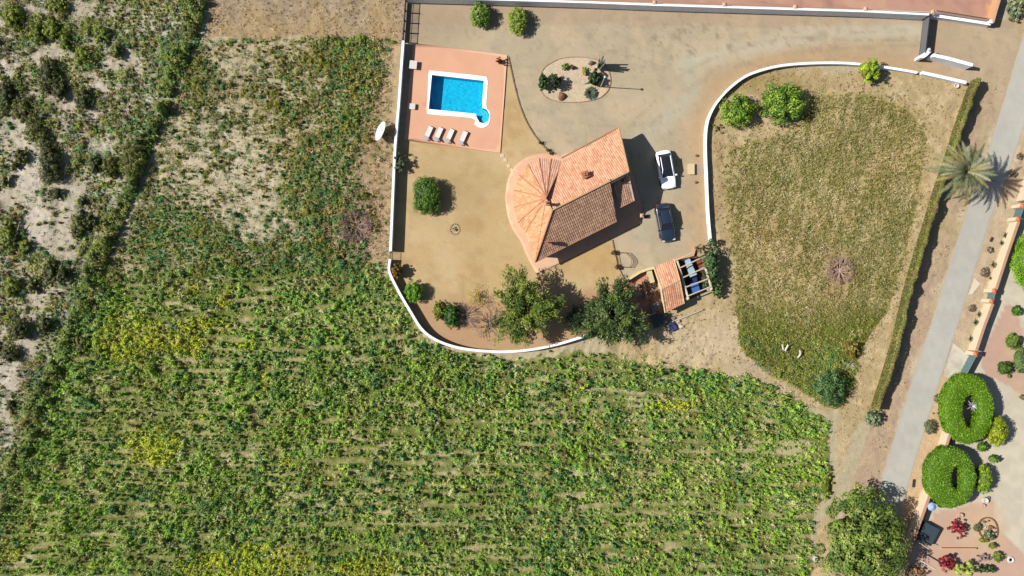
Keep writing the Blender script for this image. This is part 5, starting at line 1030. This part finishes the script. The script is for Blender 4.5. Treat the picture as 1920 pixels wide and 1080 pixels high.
tag(ring('stone_edging', curve([(1832, 985), (1838, 974), (1850, 969), (1862, 973), (1869, 983), (1871, 998), (1866, 1010), (1850, 1012), (1836, 1002), (1832, 985)], 3)[:-1], curve([(1834, 985), (1840, 976), (1850, 971), (1861, 975), (1867, 984), (1869, 998), (1865, 1008), (1850, 1010), (1838, 1001), (1834, 985)], 3)[:-1], 0, .15, mat('brown_rock', None), None), 'brown kerb of the round flower bed in the courtyard', 'edging')
for k, (px, py, r) in enumerate([(1845, 978, .2), (1857, 988, .34), (1853, 976, .14), (1864, 990, .16)]):
    x, y = P(px, py); mb = MB(); mb.rock(x, y, .1, r, r * .7, r * .7, rng); tag(mb.build('rock', mat('brown_rock', None), loc=(x, y, 0)), ['dark stone at the top left in the round flower bed', 'largest dark stone in the round flower bed', 'smallest dark stone near the top of the round flower bed', 'dark stone at the right rim of the round flower bed'][k], 'rock')
tag(wall_mb([P(1768, 1030, .5), P(1800, 1030, .5), P(1832, 1030, .5)], .2, 0, .4).build('garden_wall', mat('peach_wall', None)), 'low straight peach kerb wall below the red bush', 'wall')
tag(MB().tube([(*P(1722, 1048, 2), 2), (*P(1754, 1067, 2), 2)], .1, 4).build('roof_beam', BEAM), 'white slanting beam near the bottom edge left of the red bush', 'beam')
tag(MB().tube([(*P(1724, 1018, 2), 2), (*P(1742, 1030, 2), 2)], .05, 4).build('roof_beam', BEAM), 'thin grey slanting beam above the white one', 'beam')
tag(MB().box(*P(1741, 1002, 1), .05, 1.9, 2.2, .9, -.5, bev=.1).build('covered_table', mat('dark_cloth', A(60, 76, 84), var=.1)), 'dark cloth covered table in the wall shadow of the courtyard', 'table')
tag(wall_mb([P(1706, 1022, 1), P(1697, 1050, 1), P(1686, 1090, 1)], .25, 1.0, 1.5).build('white_coping', WHITE), 'white coping strip beside the big tree at the bottom edge', 'wall')
agave(1846, 989, 6, .4, 'pale white rosette in the centre of the round flower bed', [(236, 232, 220)], 12, width=.2)
# plants outside the top right corner
shrub(1904, 14, 20, 24, 1.2, 'grey green bush in the top right corner beside the lane', 'bush', cols=G_GREY + [(160, 166, 110)], leaf=.22, lump=.5)
x, y = P(1795, 160, .4); t = empty('garden_pot', (x, y, 0), 'small white ring shaped pot behind the short wall piece', 'pot'); MB().lathe(x, y, [(.2, 0), (.3, .3), (.22, .32), (.14, .1)], 14).build('pot', WB, t)

# ------------------------------------------------------------------ wild shrubs of the left hillside
wild = [(92, 305, 22, 43, 1.9, 1, 'tallest long dark shrub standing on bare white sand'), (88, 138, 20, 36, 1.6, 1, 'dark shrub on the sand tongue near the upper left'), (110, 165, 15, 26, 1.4, 1, 'dark shrub touching the lower end of the sand tongue'), (38, 292, 15, 16, 1.1, 1, 'small round dark bush alone on the bare sand'), (27, 310, 8, 10, .8, 1, 'dark bushlet attached to the small round dark bush'), (6, 312, 5, 6, .5, 1, 'tiny dark bush at the left edge on the sand'),
        (62, 238, 20, 30, 1.4, 0, 'mid green shrub above the sand basin'), (40, 205, 18, 26, 1.4, 0, 'olive shrub at the head of the sand basin'), (78, 262, 14, 18, 1.2, 0, 'olive shrub between sand basin and tallest dark shrub'), (10, 180, 14, 40, 1.5, 1, 'dark olive shrub mass at the left edge above the sand'), (155, 185, 16, 26, 1.5, 1, 'dark shrub right of the pale clearing'), (68, 62, 14, 22, 1.4, 2, 'bright green shrub column in the upper left'), (95, 55, 15, 26, 1.4, 2, 'bright green shrub beside the first column'), (120, 75, 14, 22, 1.3, 2, 'bright green shrub, rightmost of the upper left trio'), (22, 30, 20, 28, 1.4, 2, 'light green shrub in the top left corner'), (105, 10, 22, 14, 1.3, 2, 'light green shrub cut by the top edge'), (155, 105, 18, 22, 1.3, 2, 'green shrub below the bright trio'), (190, 65, 14, 22, 1.2, 2, 'yellow green shrub at the top middle of the hillside'), (218, 95, 10, 16, 1.2, 2, 'small yellow green shrub beside a pale clearing'),
        (178, 308, 13, 19, 1.4, 1, 'dark bush left of the olive one near the boundary track'), (205, 312, 15, 22, 1.5, 0, 'olive bush between the dark bush and the boundary thicket'), (246, 300, 26, 34, 1.9, 0, 'largest green bush against the boundary track'), (105, 364, 11, 13, 1.0, 1, 'small dark bush below the tallest dark shrub'), (154, 377, 8, 11, 1.0, 1, 'small dark bush in the middle clearing'), (148, 418, 16, 22, 1.4, 0, 'olive bush at the right rim of the sandy patch'), (170, 414, 11, 15, 1.2, 1, 'dark bush attached to the olive one at the sandy patch'), (142, 438, 12, 11, 1.1, 1, 'dark low bush at the foot of the sandy patch'), (95, 510, 14, 25, 1.5, 1, 'dark bush in the middle of the left hillside'), (116, 516, 11, 18, 1.7, 1, 'very dark bush leaning on the middle one'), (8, 340, 7, 14, 1.0, 0, 'olive bush at the left edge under the sand'), (15, 440, 15, 38, 1.4, 2, 'bright green shrub mass at the left edge beside the dead branches'), (45, 465, 13, 20, 1.1, 2, 'bright shrub right of the dead branches'), (20, 540, 18, 22, 1.2, 2, 'green shrub at the left edge below the dead branches'), (83, 610, 13, 19, 1.5, 1, 'lone dark bush beside the lower sand path'), (34, 620, 19, 24, 1.8, 1, 'large dark round bush left of the lower sand path'), (18, 665, 16, 18, 1.4, 1, 'dark olive bush under the large round one'), (60, 535, 12, 18, 1.1, 0, 'olive bush above the lower sand path'), (150, 650, 14, 20, 1.2, 0, 'olive bush at the boundary below the sand path'), (20, 760, 12, 12, .9, 1, 'small dark bush at the left edge in the lower part')]
WP = [[(112, 116, 56), (94, 100, 48), (128, 130, 66)], [(88, 94, 50), (74, 82, 46), (104, 108, 58)], [(126, 140, 46), (108, 124, 42), (142, 152, 58)]]
for px, py, rx, ry, h, k, lb in wild: shrub(px, py, rx, ry, h, lb, cols=WP[k], leaf=.18, lump=.4, spread=.2, name='wild_shrub', group='wild shrubs on the left hillside')
t = twigs('dead_branches', 38, 450, 10, .6, 'pale dead branches lying between the shrubs at the left edge', 'branches', 8, 7, mat('dead_wood', A(190, 180, 176), var=.1), .05, 2, .15)
mb = MB(); mb.tube([(*P(10, 500), .3), (*P(25, 470), .5), (*P(40, 430), .7), (*P(44, 418), .8)], .08, 6, r1=.04); mb.tube([(*P(20, 480), .4), (*P(30, 455), .7), (*P(36, 440), .7)], .05, 5, r1=.03); mb.build('trunk', mat('dead_wood', None), t)
twigs('dead_bush', 668, 425, 34, 1.0, 'purplish dead bush in the dry strip outside the long white wall', 'bush', 9, 26, mat('dead_purple', A(176, 142, 138), var=.2), .06, 3, .25)
twigs('dead_bush', 1572, 508, 26, 1.0, 'pinkish dead bush in the right half of the meadow', 'bush', 10, 24, mat('dead_pink', A(206, 170, 150), var=.2), .06, 3, .2)

# ------------------------------------------------------------------ weeds, meadow grass: real leaves, uncountable
def scatter(n, x0, x1, y0, y1, rng): return rng.uniform(x0, x1, n), rng.uniform(y0, y1, n)
def leftx(py): return np.interp(py, [q[1] for q in BOUND], [q[0] for q in BOUND])
YEL = [(250, 630, 52, 44), (225, 640, 26, 34), (300, 632, 34, 14), (350, 645, 48, 17), (395, 610, 40, 12), (362, 540, 12, 12), (424, 560, 12, 14), (290, 835, 46, 36), (460, 645, 16, 14), (500, 712, 10, 12), (420, 1062, 70, 24), (520, 1050, 60, 24), (20, 1035, 30, 20), (230, 645, 45, 28), (540, 870, 10, 12), (470, 1040, 40, 22), (370, 610, 30, 10), (1260, 760, 40, 10), (690, 1060, 60, 16)]
def plants(n, zone, seed, r=(.28, .6), h=(.3, .8), per=38, leaf=.17, cfn=None, dfn=None, name='weeds', label=None, flat_=1.0, grid=0, core=0.0, rows=1.0):
    rng = np.random.default_rng(seed)
    if grid:
        gx, gy = np.meshgrid(np.arange(zone[0], zone[1], grid / S), np.arange(zone[2], zone[3], grid * rows / S)); gx[1::2] += grid / S / 2
        px = gx.ravel() + rng.normal(size=gx.size) * grid / S * .3; py = gy.ravel() + rng.normal(size=gx.size) * grid / S * .24; n = len(px)
    else: px, py = scatter(n, *zone, rng)
    dn = dfn(px, py); k = rng.random(n) < dn; px, py = px[k], py[k]; n = len(px)
    sz = (.5 + 1.0 * fbm(px, py, 26, 201, 2)) * rng.choice([.75, 1, 1.3], n, p=[.35, .45, .2]); R = rng.uniform(*r, n) * sz; Hh = rng.uniform(*h, n) * sz; x = (px - 960) * S; y = (540 - py) * S; z = ground_z(x, y)
    base = cfn(px, py, rng) * (.82 + .36 * fbm(px, py, 70, 401, 2))[:, None] * np.stack([.9 + .2 * fbm(px, py, 110, 402, 2), np.ones(n), np.full(n, 1.0)], 1); cnt = np.maximum(7, (per * (R / .45) ** 1.5)).astype(int); i = np.repeat(np.arange(n), cnt); m_ = len(i)
    # a few leaning shoots per plant, the leaves sit round them
    ns = 5; sh = rng.normal(size=(n, ns, 3)); sh[..., 2] = np.abs(sh[..., 2]) + .5; sh /= np.linalg.norm(sh, axis=2, keepdims=True); s_ = sh[i, rng.integers(0, ns, m_)]
    d = s_ * .8 + rng.normal(size=(m_, 3)) * .42; d[:, 2] = np.abs(d[:, 2]); d /= np.linalg.norm(d, axis=1, keepdims=True); rr = rng.uniform(.45, 1.3, (m_, 1)) ** .8
    pos = np.stack([x[i], y[i], z[i]], 1) + d * rr * np.stack([R[i], R[i], Hh[i]], 1); pos[:, 2] += .03
    nr = d * 1.0 + rng.normal(size=(m_, 3)) * .5; nr[:, 2] = np.abs(nr[:, 2]) * flat_ + .25; c = base[i] * rng.uniform(.72, 1.28, (m_, 1)) * rng.uniform(.93, 1.07, (m_, 3))
    V, C = leaf_arrays(pos, nr, leaf * rng.uniform(.6, 1.4, m_), c, rng, .55); Fq = np.arange(len(V)).reshape(-1, 4)
    if core:
        nu = 7; rings_ = [(1.0, -.1), (.95, .35), (.62, .78), (.12, 1.0)]; cv = []
        for q, (fr_, fz) in enumerate(rings_):
            for u_ in range(nu):
                a = 2 * math.pi * u_ / nu + q * .4; jt = rng.uniform(.65, 1.15, n); cv.append(np.stack([x + np.cos(a) * R * fr_ * core * jt, y + np.sin(a) * R * fr_ * core * jt, z + Hh * fz * core * rng.uniform(.8, 1.05, n)], 1))
        cv = np.stack(cv, 1).reshape(-1, 3); b0 = len(V); fq = np.array([(q * nu + u_, q * nu + (u_ + 1) % nu, (q + 1) * nu + (u_ + 1) % nu, (q + 1) * nu + u_) for q in range(3) for u_ in range(nu)])
        Fq = np.concatenate([Fq, (fq[None] + (np.arange(n) * nu * 4)[:, None, None] + b0).reshape(-1, 4)]); V = np.concatenate([V, cv]); C = np.concatenate([C, np.repeat(base * .8, nu * 4, axis=0)])
    o = link(name, raw_mesh(name, V, Fq, C, LEAF)); tag(o, kind='stuff', label=label); print(name, n, m_); return o
def pick(px, py, rng, groups, wts):
    """mix palettes: wts list of arrays"""
    W = np.stack(wts, 1); W = W / W.sum(1, keepdims=True); cs = np.cumsum(W, 1); sel = np.clip((fbm(px, py, 20, 333, 3) - .5) * 1.9 + .5 + rng.normal(size=len(px)) * .24, 0, .999); sel = np.where(rng.random(len(px)) < .25, rng.random(len(px)), sel); g_ = (sel[:, None] > cs).sum(1); g_ = np.clip(g_, 0, len(groups) - 1); out = np.empty((len(px), 3))
    for k, gp in enumerate(groups):
        s_ = g_ == k; out[s_] = pal(rng, s_.sum(), gp, None, .14)
    return out
def yel(px, py):
    v = np.zeros(px.shape)
    for x, y, a, b in YEL: v = np.maximum(v, blob(px + (fbm(px, py, 14, 77) - .5) * 22, py + (fbm(px, py, 14, 78) - .5) * 22, x, y, a, b))
    return v
F_G = [(152, 178, 76), (132, 162, 64), (168, 192, 94), (118, 148, 58)]; F_D = [(94, 136, 74), (78, 118, 64), (108, 148, 84)]; F_B = [(142, 182, 56), (122, 166, 48), (160, 196, 74)]; F_P = [(180, 190, 118), (192, 192, 132), (164, 172, 100)]; F_Y = [(190, 196, 56), (176, 188, 52), (164, 182, 54), (198, 200, 70)]; F_O = [(150, 146, 76), (132, 126, 62), (118, 118, 58), (160, 154, 92)]
def field_c(px, py, rng):
    y_ = yel(px, py); a = fbm(px, py, 55, 101); b = fbm(px, py, 90, 102); c = fbm(px, py, 30, 103)
    top = np.clip((640 - py) / 120, 0, 1)
    return pick(px, py, rng, [F_G, F_D, F_B, F_P, F_Y, F_O], [np.full(px.shape, .9), .2 + smooth((a - .5) * 6) * 1.6 + .5 * top, .1 + smooth((b - .5) * 7) * 1.2 + 3 * blob(px, py, 1100, 838, 40, 22), .15 + smooth((c - .52) * 7) * .9 + .4 * top, 16 * y_ ** 1.2 + .02 + .1 * smooth((fbm(px, py, 24, 110) - .6) * 8), .06 + .3 * top])
def field_d(px, py):
    m_ = inpoly(px + (fbm(px, py, 18, 104) - .5) * 26, py + (fbm(px, py, 18, 105) - .5) * 26, FIELD) * 1.0
    gap = smooth((fbm(px, py * 2.6, 42, 106, 3) - .62) * 12); gap2 = smooth((fbm(px, py, 12, 107, 3) - .58) * 9); track = np.zeros(px.shape)
    for yy, a, b in ((632, 340, 470), (876, 170, 330), (690, 960, 1060), (672, 1150, 1430), (733, 1100, 1260), (522, 230, 560), (560, 250, 520), (590, 240, 480), (1030, 480, 800), (950, 1080, 1300), (865, 620, 780)): track = np.maximum(track, (px > a) * (px < b) * np.clip(1.3 - np.abs(py - yy - 5 * np.sin(px / 23)) / 5, 0, 1))
    top = blob(px, py, 560, 520, 190, 30) * .25 + blob(px, py, 1250, 675, 120, 26) * .6 + blob(px, py, 980, 664, 160, 10) * .5
    streak = smooth((fbm(px / 7, py, 9, 116, 2) - .63) * 12)
    return m_ * np.clip(1.1 - rowf(px, py) * .9 - gap * .5 - gap2 * .3 - streak * .45 - track * .9 - top + yel(px, py), 0.0, 1)
plants(0, (-70, 1600, 480, 1120), 301, grid=.41, rows=1.05, core=.66, r=(.18, .4), h=(.45, 1.2), per=34, leaf=.15, cfn=field_c, dfn=field_d, name='field_weeds', label='dense green weeds covering the large lower field')
plants(26000, (-70, 1600, 480, 1120), 311, r=(.12, .36), h=(.15, .5), per=36, leaf=.13, cfn=lambda px, py, rng: pick(px, py, rng, [F_G, F_B, F_P, F_O, F_Y], [.8 + 0 * px, .35 + 0 * px, .5 + 0 * px, .2 + 0 * px, 14 * yel(px, py) ** 1.2]), dfn=lambda px, py: np.clip(field_d(px, py) * 1.0 + .12 * inpoly(px, py, FIELD), 0, 1), name='field_herbs', label='paler herbs growing between the tall weeds of the lower field')
# low ground cover of the field
def low_d(px, py): return inpoly(px + (fbm(px, py, 18, 104) - .5) * 30, py + (fbm(px, py, 18, 105) - .5) * 30, FIELD) * (.35 + .6 * smooth((fbm(px, py, 22, 108) - .45) * 6)) * (1 - .8 * rowf(px, py))
plants(15000, (-70, 1600, 480, 1120), 302, r=(.25, .5), h=(.08, .2), per=13, leaf=.14, cfn=lambda px, py, rng: pick(px, py, rng, [F_G, F_P, F_O, F_B, F_Y], [.6 + 0 * px, .35 + 0 * px, .2 + 0 * px, .3 + 0 * px, 20 * yel(px, py) ** 2]), dfn=low_d, name='low_weeds', label='short grass between the taller weeds of the lower field')
def mid_d(px, py):
    lx = leftx(py); m_ = (px > lx + 2) * (px < 738) * (py > 66 + (px < 560) * 4 + 8 * fbm(px, py, 20, 111)) * (py < 530) * 1.0
    bare = (.35 + .75 * smooth((fbm(px, py, 16, 119, 2) - .42) * 6)) * (.62 * blob(px, py, 420, 290, 130, 100) + .6 * blob(px, py, 485, 385, 90, 66)) + .5 * blob(px, py, 470, 130, 60, 40) + .25 * blob(px, py, 330, 260, 60, 120) + .5 * blob(px, py, 640, 430, 50, 50) + .8 * ((px > 715) * 1.0) + .75 * blob(px, py, 705, 300, 44, 150) + .6 * blob(px, py, 690, 460, 40, 60) + .4 * blob(px, py, 420, 110, 70, 60) + .6 * blob(px, py, 470, 520, 120, 20)
    rings = .7 * np.clip(1.2 - np.abs(np.hypot(px - 455, (py - 430) * 1.05) % 16 - 8) / 4, 0, 1) * (np.hypot(px - 455, py - 430) < 62)
    g_ = np.maximum(smooth((fbm(px, py, 22, 112, 3) - .52) * 8) * .75, smooth((fbm(px / 3, py, 10, 118, 2) - .58) * 10) * .7)
    dense = 1.6 * blob(px, py, 670, 105, 60, 48) + 1.3 * blob(px, py, 650, 190, 50, 75) + 1.4 * blob(px, py, 610, 370, 75, 95) + 1.1 * blob(px, py, 560, 470, 180, 34) + 1.1 * blob(px, py, 320, 440, 80, 60) + 1.2 * blob(px, py, 345, 150, 40, 90)
    return m_ * np.clip(.95 - bare - g_ - rings + dense * .8, .04, 1)
def mid_c(px, py, rng):
    a = fbm(px, py, 50, 113); green = np.maximum.reduce([blob(px, py, 680, 105, 60, 50), blob(px, py, 650, 190, 45, 80), blob(px, py, 610, 380, 80, 100), blob(px, py, 540, 470, 200, 55), blob(px, py, 330, 450, 90, 60)])
    return .93 * pick(px, py, rng, [F_O, F_D, [(128, 154, 58), (112, 140, 52)], G_DRY, [(150, 148, 60), (134, 134, 52), (118, 120, 50)]], [.6 + 0 * px, .35 + green * 1.3 + smooth((a - .5) * 6) * .5, .08 + green * .9, .18 + .8 * (px > 690) + 1.0 * blob(px, py, 650, 430, 70, 50), .55 + .8 * smooth((.5 - a) * 6)])
plants(0, (180, 745, 40, 535), 303, grid=.41, rows=1.0, core=.6, r=(.16, .4), h=(.3, .95), per=34, leaf=.16, cfn=mid_c, dfn=mid_d, name='scrub_weeds', label='patchy olive weeds on pale soil left of the long white wall')
plants(20000, (180, 745, 40, 535), 312, r=(.1, .3), h=(.12, .45), per=34, leaf=.13, cfn=lambda px, py, rng: mid_c(px, py, rng) * 1.1, dfn=lambda px, py: np.clip(mid_d(px, py) * .9 + .3 * (px > leftx(py)) * (py > 70) * (px < 735) * (py < 520), 0, 1), name='low_scrub', label='low dry scrub between the bushes left of the long white wall')
SAND = [(40, 255, 44, 34), (60, 330, 40, 46), (75, 110, 24, 12), (100, 100, 30, 12), (190, 158, 22, 12), (125, 190, 24, 16), (130, 370, 26, 50), (120, 430, 22, 34), (75, 420, 30, 40), (65, 565, 24, 24), (50, 650, 20, 30), (10, 700, 26, 30), (190, 275, 24, 16), (122, 300, 12, 34), (240, 105, 14, 16), (145, 10, 30, 10), (60, 20, 18, 10), (120, 480, 22, 18), (10, 375, 20, 26), (96, 458, 30, 20), (20, 720, 22, 14), (8, 780, 16, 20), (150, 25, 20, 14), (225, 115, 16, 20), (20, 240, 26, 30)]
def wild_d(px, py):
    lx = leftx(py); m_ = (px < lx - 6) * 1.0; s_ = np.zeros(px.shape); qx = px + (fbm(px, py, 16, 121) - .5) * 26; qy = py + (fbm(px, py, 16, 122) - .5) * 26
    for x, y, a, b in SAND: s_ = np.maximum(s_, blob(qx, qy, x, y, a, b))
    edge = np.clip((px - lx + 90) / 60, 0, 1); sand2 = smooth((fbm(px, py, 20, 123, 3) - .55) * 8) * (1 - edge) * .6
    return m_ * np.clip(.95 - s_ * 1.2 - sand2 - .05 * (1 - edge), .06, 1)
def wild_c(px, py, rng):
    a = fbm(px, py, 60, 124); lx = leftx(py); edge = np.clip((px - lx + 80) / 60, 0, 1)
    return 1.1 * pick(px, py, rng, [[(148, 148, 78), (128, 130, 66), (164, 162, 94)], F_D, [(128, 142, 52), (112, 130, 46)], [(130, 108, 74), (112, 96, 64), (150, 130, 94)], G_GREY], [.7 + 0 * px, .25 + edge * .8, .2 + .7 * smooth((a - .52) * 7) * (py < 200) + edge * .3, .4 * (1 - edge) + .15, .2 + 0 * px])
plants(0, (-70, 410, -40, 1120), 304, grid=.42, core=.6, r=(.18, .46), h=(.25, .85), per=32, leaf=.16, cfn=wild_c, dfn=wild_d, name='hillside_scrub', label='low scrub on the sandy hillside left of the boundary')
plants(24000, (-70, 410, -40, 1120), 313, r=(.1, .32), h=(.12, .5), per=34, leaf=.13, cfn=lambda px, py, rng: wild_c(px, py, rng) * 1.1, dfn=lambda px, py: np.clip(wild_d(px, py) * .85 + .13 * (px < leftx(py)), 0, 1), name='hillside_herbs', label='low herbs speckling the sandy hillside')
def thick_d(px, py):
    lx = leftx(py); d_ = lx - px; return ((d_ > 8) * (d_ < 22 + 26 * fbm(px, py, 50, 131)) * .95) * 1.0
plants(0, (-70, 410, -40, 1120), 305, grid=.6, core=.8, r=(.3, .6), h=(.9, 1.8), per=50, leaf=.19, cfn=lambda px, py, rng: pick(px, py, rng, [[(104, 122, 56), (90, 108, 50), (118, 134, 64)], [(122, 136, 60), (138, 148, 70)], F_O], [.7 + 0 * px, .4 + 0 * px, .2 + 0 * px]), dfn=thick_d, name='thicket', label='tall dark thicket following the left boundary line')
# meadow
MC = [(164, 154, 90), (148, 138, 76), (176, 164, 104), (132, 126, 66)]; MG = [(138, 142, 64), (120, 126, 52), (104, 114, 46)]; MS = [(194, 178, 128), (184, 164, 114), (202, 186, 140)]
def mead_d(px, py): return inpoly(px + (fbm(px, py, 14, 141) - .5) * 22, py + (fbm(px, py, 14, 142) - .5) * 22, MEADOW) * np.clip(np.minimum(1, .25 + dline(px, py, MEADOW + [MEADOW[0]]) / 14) - .7 * blob(px, py, 1572, 508, 24, 44) - .32 * smooth((fbm((px * .96 + py * .27) / 1, (py * .96 - px * .27) / 8, 7, 146, 2) - .56) * 9), 0, 1)
def mead_c(px, py, rng):
    g_ = np.clip((py - 560) / 60, 0, 1) + .5 * blob(px, py, 1600, 480, 90, 90) + .5 * smooth((fbm(px, py, 70, 143) - .5) * 5) + .9 * np.clip(1.2 - dline(px, py, MEADOW + [MEADOW[0]]) / 14, 0, 1) * .6
    return pick(px, py, rng, [MC, MG, MS], [1 + 0 * px, .15 + g_ * 1.2, .3 + .9 * smooth((fbm(px, py, 40, 144) - .5) * 6) * (1 - np.clip(g_, 0, 1))])
plants(33000, (1335, 1750, 160, 790), 306, r=(.1, .24), h=(.16, .46), per=24, leaf=.11, cfn=mead_c, dfn=mead_d, core=.35, name='meadow_grass', label='dry olive grass filling the meadow inside the curved wall', flat_=.7)
def meadg_d(px, py): return inpoly(px, py, MEADOW) * smooth((py - 600) / 60 + (fbm(px, py, 20, 145) - .5)) * .6
plants(5200, (1335, 1700, 560, 790), 307, r=(.22, .42), h=(.3, .6), per=30, leaf=.15, cfn=lambda px, py, rng: pick(px, py, rng, [MG, F_D, [(150, 156, 60)]], [.8 + 0 * px, .3 + 0 * px, .3 + 0 * px]), dfn=meadg_d, name='meadow_weeds', label='taller green weeds at the lower end of the meadow')
# stubble on bare strips
def stub_d(px, py):
    t_ = inpoly(px, py, TILLED) * (.5 + .5 * (fbm(px, py / 2, 6, 151) > .5)); s_ = inpoly(px, py, [(1330, 115), (1825, 150), (1760, 360), (1640, 770), (1590, 830), (1570, 900), (1500, 1120), (1570, 1120), (1570, 780), (1400, 720), (1120, 650), (1250, 600), (1345, 540), (1330, 450)]) * ~inpoly(px, py, MEADOW) * ~inpoly(px, py, ESTATE) * np.clip(.45 + .6 * (1.3 - dline(px, py, MEADOW + [MEADOW[0]]) / 18), .45, 1)
    v_ = (px > np.interp(py, [140, 785, 900], [1840, 1650, 1620])) * (px < np.interp(py, [q[1] for q in ROADL], [q[0] for q in ROADL]) - 8) * .25 * (py > 160) * (fbm(px, py, 20, 152) > .5)
    return np.clip(t_ + s_ * (fbm(px, py, 12, 153) > .34) + v_, 0, 1)
plants(52000, (390, 1880, -30, 1100), 308, r=(.06, .2), h=(.06, .22), per=26, leaf=.11, cfn=lambda px, py, rng: pick(px, py, rng, [MS, G_DRY, MC, [(140, 112, 84), (120, 96, 70)]], [.8 + 0 * px, .3 + 0 * px, .2 + 1.3 * (px > 1300) * np.clip(1.5 - dline(px, py, MEADOW + [MEADOW[0]]) / 20, 0, 1), .1 + .8 * (px < 800)]), dfn=stub_d, name='dry_stubble', label='straw and dry stubble on the bare strips')
